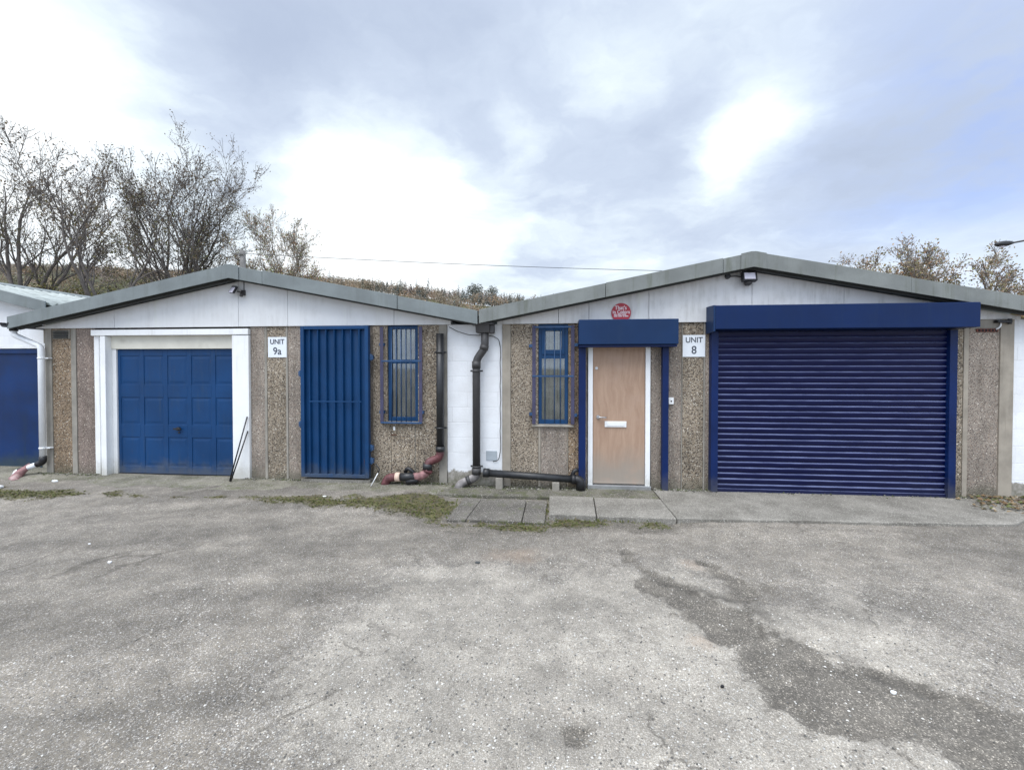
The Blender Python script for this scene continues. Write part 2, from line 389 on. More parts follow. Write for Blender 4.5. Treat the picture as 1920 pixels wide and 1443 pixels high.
def block_paint():
    m, t, b = new_mat('white painted blockwork'); v = t.obj(); x, y, z = t.sep(v)
    br = t.node('ShaderNodeTexBrick'); t.put(br.inputs['Vector'], t.comb(t.math('ADD', x, .11), z, 0))
    br.inputs['Scale'].default_value = 1; br.inputs['Brick Width'].default_value = .45; br.inputs['Row Height'].default_value = .225
    br.inputs['Mortar Size'].default_value = .007; br.inputs['Mortar Smooth'].default_value = .6
    n = t.noise(v, 3, 5, .6)
    c = t.mix(t.sstep(n, .3, .75), (.72, .73, .74), (.82, .84, .86))
    jb = t.math('MULTIPLY', br.outputs['Fac'], t.sstep(t.noise(v, 4, 3), .45, .62))
    c = t.mix(t.math('MULTIPLY', jb, .22), c, (.40, .40, .39))
    ch = t.sstep(t.noise(v, 22, 5, .7), .68, .74)
    c = t.mix(t.math('MULTIPLY', ch, .7), c, (.27, .25, .22))
    zz = t.math('ADD', z, t.math('MULTIPLY', t.math('SUBTRACT', t.noise(v, 7, 5, .65), .5), .22))
    bare = t.sstep(zz, .20, .17)                              # the paint stops ragged above the ground
    rough = t.mix(t.sstep(t.noise(v, 16, 5, .65), .35, .65), (.20, .185, .15), (.36, .335, .30))
    c = t.mix(bare, c, rough)
    al = t.sstep(t.math('ADD', z, t.math('MULTIPLY', t.noise(v, 6, 4), .3)), .3, .1)
    c = t.mix(t.math('MULTIPLY', al, .4), c, (.11, .12, .05))
    t.put(b.inputs['Base Color'], c); b.inputs['Roughness'].default_value = .7
    h = t.math('ADD', t.math('MULTIPLY', br.outputs['Fac'], -.55), t.math('MULTIPLY', t.noise(v, 30, 5, .65), .9))
    t.put(b.inputs['Normal'], t.bump(h, .5, .006))
    return m
M['block_paint'] = block_paint()
def concrete_mat(name, c1, c2, moss=.0):
    m, t, b = new_mat(name); v = t.obj()
    n = t.noise(v, 2.2, 6, .65); n2 = t.noise(v, 60, 3, .6); rc = t.sep(t.voro(v, 150))
    c = t.mix(t.sstep(n, .3, .7), c1, c2)
    c = t.mix(1, c, t.ramp(n2, [(.3, .72), (.7, 1.2)]), 'MULTIPLY')
    c = t.mix(t.math('MULTIPLY', t.sstep(rc[0], .93, .95), .6), c, (.55, .53, .48))
    c = t.mix(t.math('MULTIPLY', t.sstep(rc[1], .92, .95), .6), c, (.07, .065, .06))
    st = t.sstep(t.noise(v, 5, 6, .7), .56, .70)
    c = t.mix(t.math('MULTIPLY', st, .5), c, (.10, .095, .08))
    if moss:
        ms = t.sstep(t.noise(v, 7, 6, .7), .60 - moss*.1, .72)
        c = t.mix(t.math('MULTIPLY', ms, .75), c, (.07, .085, .02))
    t.put(b.inputs['Base Color'], c); b.inputs['Roughness'].default_value = .9
    t.put(b.inputs['Normal'], t.bump(t.math('ADD', n2, t.math('MULTIPLY', n, 2)), .5, .006))
    return m
M['concrete'] = concrete_mat('worn concrete', (.145,.135,.115), (.25,.235,.205))
M['concrete_moss'] = concrete_mat('mossy concrete', (.10,.095,.07), (.22,.205,.165), 1.0)
M['plinth'] = concrete_mat('damp mossy concrete', (.06,.056,.042), (.15,.14,.11), 1.3)
M['slab'] = concrete_mat('dark paving slab', (.075,.068,.058), (.145,.133,.115), .45)
def asphalt():
    m, t, b = new_mat('gravelly asphalt'); v = t.obj()
    dk = t.attr('dark'); pl = t.attr('pale'); ms = t.attr('moss'); wr = t.attr('warm'); sk = t.attr('streak')
    e = t.math('SUBTRACT', t.noise(v, 14, 6, .72), .5); e2 = t.math('SUBTRACT', t.noise(v, 45, 4, .65), .5)
    ee = t.math('ADD', t.math('MULTIPLY', e, .9), t.math('MULTIPLY', e2, .7))
    wv = t.vmath('ADD', v, t.scalev(t.vmath('SUBTRACT', t.noise(v, 160, 2, .5, True), (.5,.5,.5)), (.006,)*3))
    r1 = t.sep(t.voro(wv, 175)); d1 = t.voro(wv, 175, 'Distance'); r2 = t.sep(t.voro(wv, 80)); d2 = t.voro(wv, 80, 'Distance')
    # bitumen and stone
    base = t.mix(t.sstep(t.noise(v, 1.6, 6, .65), .3, .7), (.17,.16,.14), (.26,.245,.215))
    stone = t.ramp(r1[0], [(0, .07), (.2, .16), (.45, .26), (.7, .36), (.88, .52), (1, .68)])
    pf = t.sstep(t.math('ADD', pl, t.math('MULTIPLY', ee, .8)), .1, .8)
    show = t.math('LESS_THAN', r1[1], t.math('ADD', .42, t.math('MULTIPLY', pf, .45)))
    c = t.mix(t.math('MULTIPLY', show, .8), base, stone)
    c = t.mix(t.math('MULTIPLY', t.sstep(pf, .25, .95), .42), c, (.58,.565,.515))
    fines = t.sstep(d1, .35, .65)
    c = t.mix(t.math('MULTIPLY', fines, .4), c, (.10,.095,.088))
    big = t.math('LESS_THAN', r2[1], t.math('ADD', .05, t.math('MULTIPLY', pf, .14)))
    bs = t.ramp(r2[0], [(0, (.13,.12,.11)), (.5, (.34,.32,.29)), (1, (.62,.60,.55))])
    c = t.mix(t.math('MULTIPLY', big, t.sstep(d2, .5, .38)), c, bs)
    # streaks from tyres and water
    c = t.mix(1, c, t.ramp(sk, [(0, .80), (1, 1.2)]), 'MULTIPLY')
    c = t.mix(t.math('MULTIPLY', t.sstep(t.math('ADD', wr, t.math('MULTIPLY', ee, .7)), .35, .9), .35), c, (.33,.25,.19))
    # worn-through dark layer
    df = t.sstep(t.math('ADD', dk, t.math('MULTIPLY', ee, 1.3)), .34, .80)
    dst = t.ramp(r1[0], [(0, .08), (.6, .135), (.88, .18), (.94, .34), (1, .5)])
    dc = t.mix(1, dst, t.ramp(t.noise(v, 7, 6, .7), [(.3, (.68,.65,.60)), (.7, (1.28,1.22,1.1))]), 'MULTIPLY')
    c = t.mix(t.math('MULTIPLY', df, .88), c, dc)
    mot = t.noise(v, 5.5, 6, .72)
    c = t.mix(1, c, t.ramp(mot, [(.3, .70), (.5, 1.0), (.70, 1.30)]), 'MULTIPLY')
    c = t.mix(t.math('MULTIPLY', t.attr('ridge'), .8), c, (.035,.033,.03))
    # moss
    mf = t.sstep(t.math('ADD', ms, t.math('MULTIPLY', ee, 1.5)), .28, .98)
    mc = t.mix(t.sstep(t.noise(v, 30, 5, .7), .3, .7), (.060,.062,.022), (.15,.148,.045))
    mc = t.mix(t.sstep(t.noise(v, 8, 5, .65), .42, .62), mc, (.075,.066,.045))
    c = t.mix(t.math('MULTIPLY', mf, .9), c, mc)
    cr = t.voro(t.vmath('ADD', t.scalev(v, (1, 1, 0)), t.scalev(t.noise(v, 3, 5, .7, True), (.5, .5, 0))), .9, 'Distance', 'DISTANCE_TO_EDGE')
    cf = t.math('MULTIPLY', t.sstep(cr, .012, .004), t.sstep(t.noise(v, .9, 4, .6), .50, .62))
    c = t.mix(t.math('MULTIPLY', cf, .55), c, (.06, .055, .048))
    oil = t.math('MULTIPLY', t.sstep(t.noise(v, 1.15, 5, .65), .62, .74), .35)
    c = t.mix(oil, c, (.085, .08, .07))
    c = t.mix(1, c, (.89, .835, .765), 'MULTIPLY')
    t.put(b.inputs['Base Color'], c); b.inputs['Roughness'].default_value = .88
    h = t.math('ADD', t.math('SUBTRACT', 1.0, d1), t.math('ADD', t.math('MULTIPLY', e2, 1.2), t.math('MULTIPLY', big, .6)))
    t.put(b.inputs['Normal'], t.bump(h, .7, .005))
    return m
M['asphalt'] = asphalt()
def attr_mat(name, rough=.8, trans=0.0):
    m, t, b = new_mat(name)
    c = t.attr('tint', 'Color'); t.put(b.inputs['Base Color'], c); b.inputs['Roughness'].default_value = rough
    if trans:
        tl = t.node('ShaderNodeBsdfTranslucent'); t.put(tl.inputs[0], c)
        mx = t.node('ShaderNodeMixShader'); mx.inputs[0].default_value = trans
        t.l.new(b.outputs[0], mx.inputs[1]); t.l.new(tl.outputs[0], mx.inputs[2])
        t.l.new(mx.outputs[0], t.n['Material Output'].inputs[0])
    return m
M['leaf'] = attr_mat('autumn leaf', .7, .25)
M['scatter'] = attr_mat('loose bits', .85)
M['bark'] = paint('dark bark', (.115,.10,.09), .9, .25, (.10,.105,.085), .5, 5, .6, streak=False, fine=40)
M['bark_pale'] = paint('pale bark', (.20,.175,.155), .9, .25, (.11,.10,.085), .5, 5, .4, streak=False, fine=40)
M['wood_pole'] = paint('grey timber pole', (.15,.145,.14), .9, .2, None, 0, 5, .4)
M['grass_far'] = paint('rough grass', (.07,.075,.03), .95, .35, (.11,.085,.045), .6, .05, 0, streak=False)

def set_tint(o, cols):                   # one colour per face corner, flat per face
    me = o.data
    a = me.color_attributes.new('tint', 'FLOAT_COLOR', 'CORNER')
    tot = np.zeros(len(me.polygons), int); me.polygons.foreach_get('loop_total', tot)
    c = np.repeat(np.asarray(cols, float), tot, axis=0)
    a.data.foreach_set('color', np.hstack([c, np.ones((len(c), 1))]).ravel())

# ------------------------------------------------------------------ numpy noise
def vnoise(x, y, seed=0):
    xi = np.floor(x).astype(np.int64); yi = np.floor(y).astype(np.int64); fx = x - xi; fy = y - yi
    fx = fx*fx*(3-2*fx); fy = fy*fy*(3-2*fy)
    def h(a, b):
        n = (a * 374761393 + b * 668265263 + seed * 974711) & 0x7fffffff
        n = ((n ^ (n >> 13)) * 1274126177) & 0x7fffffff
        return ((n ^ (n >> 16)) & 0xffff) / 65535.
    return (h(xi, yi)*(1-fx) + h(xi+1, yi)*fx)*(1-fy) + (h(xi, yi+1)*(1-fx) + h(xi+1, yi+1)*fx)*fy
def fbm(x, y, sc, seed=0, o=4):
    s = 0; a = .5; tot = 0
    for k in range(o): s = s + a*vnoise(x*sc, y*sc, seed+k*17); tot += a; a *= .5; sc *= 2.03
    return s/tot
def sdf_poly(px, py, poly):              # negative inside
    d = np.full(px.shape, 1e9); ins = np.zeros(px.shape, bool); n = len(poly)
    for i in range(n):
        ax, ay = poly[i]; bx, by = poly[(i+1) % n]
        ex, ey = bx-ax, by-ay; wx, wy = px-ax, py-ay
        k = np.clip((wx*ex+wy*ey)/(ex*ex+ey*ey+1e-12), 0, 1)
        d = np.minimum(d, (wx-ex*k)**2 + (wy-ey*k)**2)
        c = ((ay > py) != (by > py)) & (px < (bx-ax)*(py-ay)/(by-ay+1e-12)+ax)
        ins ^= c
    d = np.sqrt(d); return np.where(ins, -d, d)
def sm(x, a, b):
    k = np.clip((x-a)/(b-a), 0, 1); return k*k*(3-2*k)

PATCH = [(.70,-2.02),(.80,-2.43),(.90,-2.56),(1.093,-2.634),(1.285,-2.783),(1.437,-2.883),(1.491,-3.085),(1.553,-3.232),(1.726,-3.38),(1.88,-3.512),(2.017,-3.63),(2.159,-3.715),(2.6,-3.9),(2.9,-4.4),(2.5,-4.8),(1.9,-4.5),(1.777,-4.18),(1.706,-4.02),(1.495,-3.96),(1.25,-3.91),(1.125,-3.85),(1.085,-3.697),(1.15,-3.552),(1.046,-3.419),(.955,-3.199),(.846,-2.939),(.76,-2.662)]
PATCH2 = [(1.33,-2.167),(1.626,-2.447),(1.907,-2.557),(1.611,-2.752),(1.484,-2.90),(1.33,-2.76),(1.42,-2.5)]
MOSS = [(-9.5,-.78),(-7.79,-.80),(-6.9,-.86),(-6.15,-.80),(-5.4,-.93),(-4.2,-.88),(-3.2,-.78),(-2.32,-.80),(-1.75,-.5),(-1.25,-.75),(-1.26,-1.45),(-.12,-1.45),(-.06,-1.27),(1.35,-1.27),(1.62,-1.10),(1.5,-1.2),(1.3,-1.36),(.5,-1.38),(-.1,-1.60),(-.6,-1.56),(-1.1,-1.58),(-1.5,-1.40),(-2.2,-1.05),(-2.9,-1.10),(-3.6,-.98),(-4.2,-.97),(-5.4,-1.06),(-6.2,-1.0),(-6.7,-1.22),(-7.2,-1.22),(-8.2,-1.1),(-9.5,-1.1)]
LEFT_EDGE = [(-9.6,-.80),(-7.4,-.86),(-6.6,-.84),(-6.0,-.78),(-5.2,-.86),(-4.3,-.84),(-3.6,-.70),(-3.0,-.74),(-2.4,-.86),(-1.9,-.66),(-1.45,-.42)]

# ------------------------------------------------------------------ ground (one sheet to the horizon)
def axis(lo, hi, step, far):
    a = list(np.arange(lo, hi+1e-6, step)); o = []; d_ = step; p = lo
    while p > -far: d_ *= 1.6; p -= d_; o.insert(0, p)
    q = []; d_ = step; p = hi
    while p < far: d_ *= 1.6; p += d_; q.append(p)
    return np.array(o + a + q)
gx = axis(-9.0, 6.6, .026, 900); gy = axis(-5.0, .3, .024, 900)
GX, GY = np.meshgrid(gx, gy)
sdp = np.minimum(sdf_poly(GX, GY, PATCH), sdf_poly(GX, GY, PATCH2)+.04)
sdm = sdf_poly(GX, GY, MOSS)
nA = fbm(GX, GY, 1.1, 3, 5); nB = fbm(GX, GY, 4.5, 9, 4); nC = fbm(GX, GY, .45, 21, 4)
nD = fbm(GX, GY, 11., 77, 3); nE = fbm(GX, GY, 2.6, 61, 3); dark = .55 - sdp/.17 + (nB-.5)*1.9 + (nD-.5)*1.1 + (nE-.5)*1.5
dark = np.clip(dark, 0, 1) * (0.6 + .4*sm(nA, .3, .5))
def blobf(x, y, r, k=1.): return np.exp(-((GX-x)**2+((GY-y)*k)**2)/(r*r))
dark = np.maximum(dark, np.clip(1.05*blobf(.11, -4.12, .085) + (nD-.5)*.5*blobf(.1, -4.1, .2), 0, 1))
for (a, b) in [((-1.53,-4.12),(-1.88,-4.42)), ((-1.15,-3.95),(-1.4,-4.25)), ((-.9,-4.35),(-1.3,-4.6)), ((1.5,-3.95),(1.75,-4.3)), ((-5.9,-2.75),(-4.9,-2.72)), ((-3.6,-2.05),(-3.0,-2.0))]:
    ax, ay = a; bx, by = b; k = np.clip(((GX-ax)*(bx-ax)+(GY-ay)*(by-ay))/((bx-ax)**2+(by-ay)**2), 0, 1)
    dd = np.hypot(GX-ax-(bx-ax)*k + (nB-.5)*.12, GY-ay-(by-ay)*k + (nA-.5)*.14)
    dark = np.maximum(dark, .72*np.exp(-(dd/.022)**2))
RID = [(.86,-2.50),(1.10,-2.63),(1.30,-2.78),(1.45,-2.92),(1.50,-3.10),(1.60,-3.26),(1.80,-3.42),(2.05,-3.64)]
rd = np.full(GX.shape, 9.)
for a, b in zip(RID[:-1], RID[1:]):
    ax, ay = a; bx, by = b; k = np.clip(((GX-ax)*(bx-ax)+(GY-ay)*(by-ay))/((bx-ax)**2+(by-ay)**2), 0, 1)
    rd = np.minimum(rd, np.hypot(GX-ax-(bx-ax)*k + (nB-.5)*.16, GY-ay-(by-ay)*k + (nA-.5)*.12 + (nD-.5)*.06))
ridge = np.exp(-(rd/.05)**2)*np.clip(.35+1.4*(nE-.3), 0, 1)
edge_d = np.exp(-((GY+1.33+.05*(nA-.5))/.07)**2) * sm(GX, .8, 1.4)          # dark line before the apron
dark = np.maximum(dark, .55*edge_d)
nD = fbm(GX, GY, 11., 77, 3); moss = np.clip(.50 - sdm/.20 + (nB-.5)*1.6 + (nA-.5)*1.0 + (nD-.5)*.7, 0, 1)
tint_d = np.clip(.5 - (sdm-.17)/.20 + (nB-.5)*1.1, 0, 1)*.85                 # dirt beside the moss
dark = np.maximum(dark, tint_d * sm(GX, -3.6, -1.4))
pale = np.clip(1.05*blobf(.0, -3.9, 1.25, 1.5) + .95*blobf(1.0, -4.35, .9, 1.6) + .6*blobf(.2, -2.9, 1.2, 1.3) + .55*blobf(2.4, -3.0, 1.3, 1.2) + .25*blobf(-1.2, -3.6, 1.2) + (nA-.5)*1.1 - .05, 0, 1)
warm = np.clip(.8*blobf(-.35, -2.2, .35, 1.4) + .8*blobf(.95, -3.35, .16) + .7*blobf(1.25, -2.25, .18) + .5*blobf(.08, -4.0, .15) + .35*blobf(-1.0, -3.0, .5) + (nB-.5)*.5, 0, 1)
rot = GX*math.cos(R(14)) + GY*math.sin(R(14)); rot2 = -GX*math.sin(R(14)) + GY*math.cos(R(14))
stl = fbm(rot*.28, rot2*2.4, 1.5, 40, 4); rr2 = fbm(GX*.35 + GY*.2, GY*1.6 - GX*.25, 1.4, 55, 4)
wL = sm(GX, .6, -1.5)
streak = np.clip(.5 + (stl-.5)*2.0*wL + (rr2-.5)*1.6*(1-wL) + (nC-.5)*.8, 0, 1)
GZ = np.full(GX.shape, -.055)
GZ += np.where(GX < -1.4, .045*sm(GY, -1.5, -.95), 0) * sm(GX, -1.2, -1.9)
GZ += (nA-.5)*.03*sm(GY, .2, -2.0) + (nB-.5)*.010
GZ -= (.026 + .03*(nD-.5))*np.clip(dark, 0, 1)*sm(GX, .2, .7)*sm(GY, -1.7, -2.1) + .035*blobf(.11, -4.12, .085)
GZ += .012*moss*(.2+nB)
GZ -= .016*ridge; GZ += .030*sm(GX, 1.3, 1.8)*sm(GY, -1.75, -1.25)
near = (np.abs(GX) < 12) & (GY > -9) & (GY < .4); GZ = np.where(near, GZ, -.06)
GZ = np.where(GY > .05, -.09, GZ)
nx, ny = len(gx), len(gy)
idx = np.arange(nx*ny).reshape(ny, nx)
F = np.stack([idx[:-1,:-1], idx[:-1,1:], idx[1:,1:], idx[1:,:-1]], -1).reshape(-1, 4)
me = bpy.data.meshes.new('ground')
me.vertices.add(nx*ny); me.vertices.foreach_set('co', np.stack([GX, GY, GZ], -1).ravel())
me.loops.add(F.size); me.loops.foreach_set('vertex_index', F.ravel())
me.polygons.add(len(F)); me.polygons.foreach_set('loop_start', np.arange(0, F.size, 4))
me.update(calc_edges=True); me.validate()
me.polygons.foreach_set('use_smooth', np.ones(len(F), bool))
for nm, arr in (('dark', dark), ('ridge', ridge), ('pale', pale), ('moss', moss), ('warm', warm), ('streak', streak)):
    a = me.attributes.new(nm, 'FLOAT', 'POINT'); a.data.foreach_set('value', arr.ravel().astype(np.float32))
me.materials.append(M['asphalt'])
ground = bpy.data.objects.new('ground', me); COL.objects.link(ground); ground['kind'] = 'structure'
def gh(x, y):
    i = min(max(int(np.searchsorted(gx, x)), 1), nx-1); j = min(max(int(np.searchsorted(gy, y)), 1), ny-1)
    return float(GZ[j, i])
def gmask(arr, x, y):
    i = min(max(int(np.searchsorted(gx, x)), 1), nx-1); j = min(max(int(np.searchsorted(gy, y)), 1), ny-1)
    return float(arr[j, i])

# concrete aprons along the wall
rng = random.Random(4)
def rag(pts, amp=.03, step=.12):
    o = []
    for (a, b) in zip(pts[:-1], pts[1:]):
        L = math.hypot(b[0]-a[0], b[1]-a[1]); k = max(1, int(L/step))
        for i in range(k):
            q = i/k; o.append((a[0]+(b[0]-a[0])*q + rng.uniform(-amp, amp)*.4, a[1]+(b[1]-a[1])*q + rng.uniform(-amp, amp)))
    o.append(pts[-1]); return o
def apron(name, front, yback, z, mat, front_drop=.0):
    n = len(front); rows = 14; vs = []; fs = []
    for j in range(rows+1):
        q = j/rows
        for (x, y) in front:
            yy = y + (yback-y)*q
            zz = z - front_drop*(1-q)**2 + (fbm(np.array(x), np.array(yy), 2.5, 5, 4)-.5)*.016
            vs.append((x, yy, float(zz)))
    for j in range(rows):
        for i in range(n-1): fs.append((j*n+i, j*n+i+1, (j+1)*n+i+1, (j+1)*n+i))
    b = len(vs)
    for (x, y) in front: vs.append((x, y-.004, -.16))
    for i in range(n-1): fs.append((b+i, b+i+1, i+1, i))
    mb = MB(); mb.add(vs, fs, 0, False); o = mb.build(name, mat); o['kind'] = 'structure'
    o.data.polygons.foreach_set('use_smooth', [True]*(rows*(n-1)) + [False]*(n-1))
    return o
apron('concrete_forecourt', rag(LEFT_EDGE, .035), .34, .006, M['concrete_moss'], .03)
apron('pavement', rag([(1.405,-1.235),(2.2,-1.20),(3.2,-1.16),(4.2,-1.12),(4.8,-1.09),(5.05,-1.04),(5.45,-.80),(6.0,-.50),(7.2,-.42)], .012), .02, .002, M['concrete'], .0)
mb = MB(); mb.box(-1.56, 1.41, -.50, .04, -.15, -.012); o = mb.build('plinth_strip', M['plinth'], None, .006); o['kind'] = 'structure'

# paving slabs before the white wall, step slabs before the door
def slab(poly, z0, z1, mat, label, name='paving_slab', grp=None, tilt=0):
    cx = sum(p[0] for p in poly)/len(poly); cy = sum(p[1] for p in poly)/len(poly)
    b = MB(); b.prism_z(poly, z0, z1)
    o = b.build_top(name, mat, (cx, cy, z0), .008); o.rotation_euler = (0, R(tilt), 0)
    return tag(o, label, 'paving slab', grp)
slab([(-1.20,-1.42),(-.985,-1.415),(-.93,-.62),(-1.16,-.66)], -.10, -.022, M['slab'], 'narrow dark paving slab at the foot of the black downpipe', grp='paving slabs in front of the white wall', tilt=.4)
slab([(-.975,-1.415),(-.345,-1.412),(-.335,-.64),(-.92,-.62)], -.10, -.018, M['slab'], 'large dark paving slab in the middle of the row before the white wall', grp='paving slabs in front of the white wall')
slab([(-.335,-1.415),(-.085,-1.42),(-.06,-.64),(-.325,-.64)], -.10, -.024, M['slab'], 'small dark paving slab beside the raised step under the barred window', grp='paving slabs in front of the white wall', tilt=-.5)
slab([(-.035,-1.238),(.50,-1.238),(.535,-.52),(-.035,-.52)], -.12, .012, M['concrete'], 'pale concrete step slab left of the wooden door', 'step_slab', 'step slabs at the wooden door')
slab([(.512,-1.243),(1.395,-1.243),(1.395,-.52),(.547,-.52)], -.12, .008, M['concrete'], 'long pale concrete step slab right in front of the wooden door', 'step_slab', 'step slabs at the wooden door')

# ------------------------------------------------------------------ buildings
SL = .193
def verge_z(x, xr, ztop=3.224, s=SL): return ztop - s*abs(x-xr)
def add_roof(B, xr, x0, x1, ztop, s, y0, y1, drop=.05, wave=.146, amp=.024, mat='corrugated'):
    ys = np.arange(y0, y1, wave/8); vs = []; fs = []
    xs = [x0, xr, x1]
    for y in ys:
        dz = amp*math.cos(2*math.pi*(y-y0)/wave)
        for x in xs: vs.append((x, y, ztop - s*abs(x-xr) - drop + dz))
    n = 3
    for i in range(len(ys)-1):
        for k in range(2): fs.append((i*n+k, i*n+k+1, (i+1)*n+k+1, (i+1)*n+k))
    b = MB(); b.add(vs, fs, 0, True); o = b.build('roof', M[mat], B)
    so = o.modifiers.new('thick', 'SOLIDIFY'); so.thickness = .012
    c = MB()
    c.prism_y([(xr-.22, ztop-s*.22-.012), (xr-.21, ztop-s*.21-.024), (xr, ztop-.024), (xr+.21, ztop-s*.21-.024), (xr+.22, ztop-s*.22-.012), (xr, ztop+.008)], y0+.02, y1-.02)
    c.build('ridge_capping', M['verge'], o)
    return o
def add_verge(B, xr, x0, x1, ztop, s, y, h=.19, mats=None, joints=()):
    """barge board of overlapping fibre cement lengths, front at y"""
    b = MB(); cuts = sorted([x0, xr] + [j for j in joints if x0 < j < x1] + [x1])
    for i, (a, c) in enumerate(zip(cuts[:-1], cuts[1:])):
        o = .006 if i % 2 else 0.0
        za, zc = verge_z(a, xr, ztop, s), verge_z(c, xr, ztop, s)
        g = .003
        b.prism_y([(a+g, za-h), (c-g, zc-h), (c-g, zc+o), (a+g, za+o)], y-o, y+.016-o)
        b.prism_y([(a+g, za+o-.012), (c-g, zc+o-.012), (c-g, zc+o), (a+g, za+o)], y+.017-o, y+.19)
        if c == xr or a == xr:
            q = xr-.14 if c == xr else xr+.14
            e = (a, c) if c == xr else (c, a)
    # rounded cap piece over the apex
    b.prism_y([(xr-.16, ztop-s*.16-h-.004), (xr, ztop-h-.004), (xr+.16, ztop-s*.16-h-.004), (xr+.16, ztop-s*.16+.014), (xr+.03, ztop+.010), (xr-.03, ztop+.010), (xr-.16, ztop-s*.16+.014)], y-.014, y-.0065)
    return b.build('barge_board', mats or M['verge'], B, .004)
def add_soffit(B, xr, x0, x1, ztop, s, h, y0, y1):
    b = MB()
    for (a, c) in ((x0, xr), (xr, x1)):
        za, zc = verge_z(a, xr, ztop, s)-h, verge_z(c, xr, ztop, s)-h
        b.prism_y([(a, za+.035), (c, zc+.035), (c, zc+.055), (a, za+.055)], y0+.02, y1)            # soffit sheet
        b.prism_y([(a, za-.012), (c, zc-.012), (c, zc+.030), (a, za+.030)], y1-.115, y1-.075)      # batten
    return b.build('soffit', M['soffit'], B)

UNIT_L = thing('industrial_unit', (-4.765, 0, 0), 'pebbledashed workshop with white gable, blue panelled garage door and barred blue gate', 'building')
UNIT_R = thing('industrial_unit', (2.632, 0, 0), 'pebbledashed workshop with white gable, plywood door and wide navy roller shutter', 'building')
NEIGH = thing('industrial_unit', (-10.5, .3, 0), 'white walled unit with corrugated roof and dark blue door, cut off at left edge', 'building')

# --- wall of the left unit: panels and posts in one mesh
def strips(b, items, z0, z1, y1=.12):
    for x0, x1, mi, y in items: b.box(x0+.0015, x1-.0015, y, y1, z0, z1, mi)
PM = [M['pebble'], M['pebble_brown'], M['pebble_fine'], M['pebble_purple'], M['pebble_tan'], M['precast'], M['precast_warm'], M['block_paint']]
ZT = 2.335
b = MB()
strips(b, [(-8.165,-8.045,5,-.012),(-8.045,-7.70,1,.0),(-7.70,-7.61,5,-.010),(-7.61,-7.292,3,.002)], -.1, ZT)
strips(b, [(-4.628,-4.40,2,.0),(-4.40,-4.358,5,-.006),(-4.358,-4.055,0,.0),(-4.055,-4.02,5,-.006),(-4.02,-3.755,2,.002),(-3.755,-2.675,2,.03)], -.1, ZT)
strips(b, [(-2.675,-2.452,4,.0),(-1.985,-1.665,0,.0),(-1.665,-1.545,5,-.012)], -.1, ZT)
strips(b, [(-2.452,-2.40,0,.0),(-2.40,-2.395,5,.004),(-2.395,-2.035,0,.0),(-2.035,-2.025,5,-.004),(-2.025,-1.985,0,.0)], -.1, .895)
b.box(-7.292, -4.628, .13, .20, -.1, ZT, 5)                          # behind the garage frame
b.box(-8.16, -8.04, .13, 14, -.1, 2.42, 7); b.box(-1.66, -1.545, .13, 14, -.1, 2.42, 7); b.box(-8.03, -1.67, 13.88, 14, -.1, 2.42, 7)
b.build('wall', PM, UNIT_L, .004)
# gable sheets with joints
def gable(B, cuts, xr, zb, ztop, y, mat, drop=.235, s=SL):
    b = MB()
    for a, c in zip(cuts[:-1], cuts[1:]):
        a2, c2 = a+.003, c-.003
        up = []
        if a2 < xr < c2: up = [(xr, ztop-drop)]
        b.prism_y([(a2, zb), (c2, zb), (c2, verge_z(c2, xr, ztop, s)-drop)] + up + [(a2, verge_z(a2, xr, ztop, s)-drop)], y, y+.03)
    return b.build('gable', mat, B, .002)
gable(UNIT_L, [-8.30,-6.9,-4.80,-4.0,-2.337,-1.48], -4.765, 2.338, 3.224, -.03, M['gable_clean'], .19)
add_roof(UNIT_L, -4.765, -8.50, -1.06, 3.224, SL, -.24, 13.9, .045)
add_verge(UNIT_L, -4.765, -8.495, -1.042, 3.224, SL, -.262, .19, M['verge'], (-7.05, -4.24, -2.2))
add_soffit(UNIT_L, -4.765, -8.46, -1.10, 3.224, SL, .19, -.25, -.035)
# gutter end at the left corner
b = MB(); pth = [(.085*math.cos(a)-8.535, -.02*0, .085*math.sin(a)) for a in np.linspace(math.pi, 2*math.pi, 9)]
pr = [(-8.535+.075*math.cos(a), 2.415+.075*math.sin(a)) for a in np.linspace(math.pi, 2*math.pi, 9)]
pr2 = [(-8.535+.066*math.cos(a), 2.415+.066*math.sin(a)) for a in np.linspace(2*math.pi, math.pi, 9)]
b.prism_y(pr+pr2, -.27, 13.8)
b.build('gutter', M['black'], UNIT_L)

# louvre vent high on the left corner panel
v_ = MB(); v_.box(-8.02, -7.715, -.012, -.002, 2.17, 2.31)
vo = v_.build('vent', M['precast'], UNIT_L)
v_ = MB()
for k in range(5):
    z = 2.185 + k*.025
    v_.prism_x([(-.014, z), (-.034, z-.004), (-.034, z+.002), (-.014, z+.014)], -8.0, -7.735)
v_.build('louvre', M['soffit'], vo)

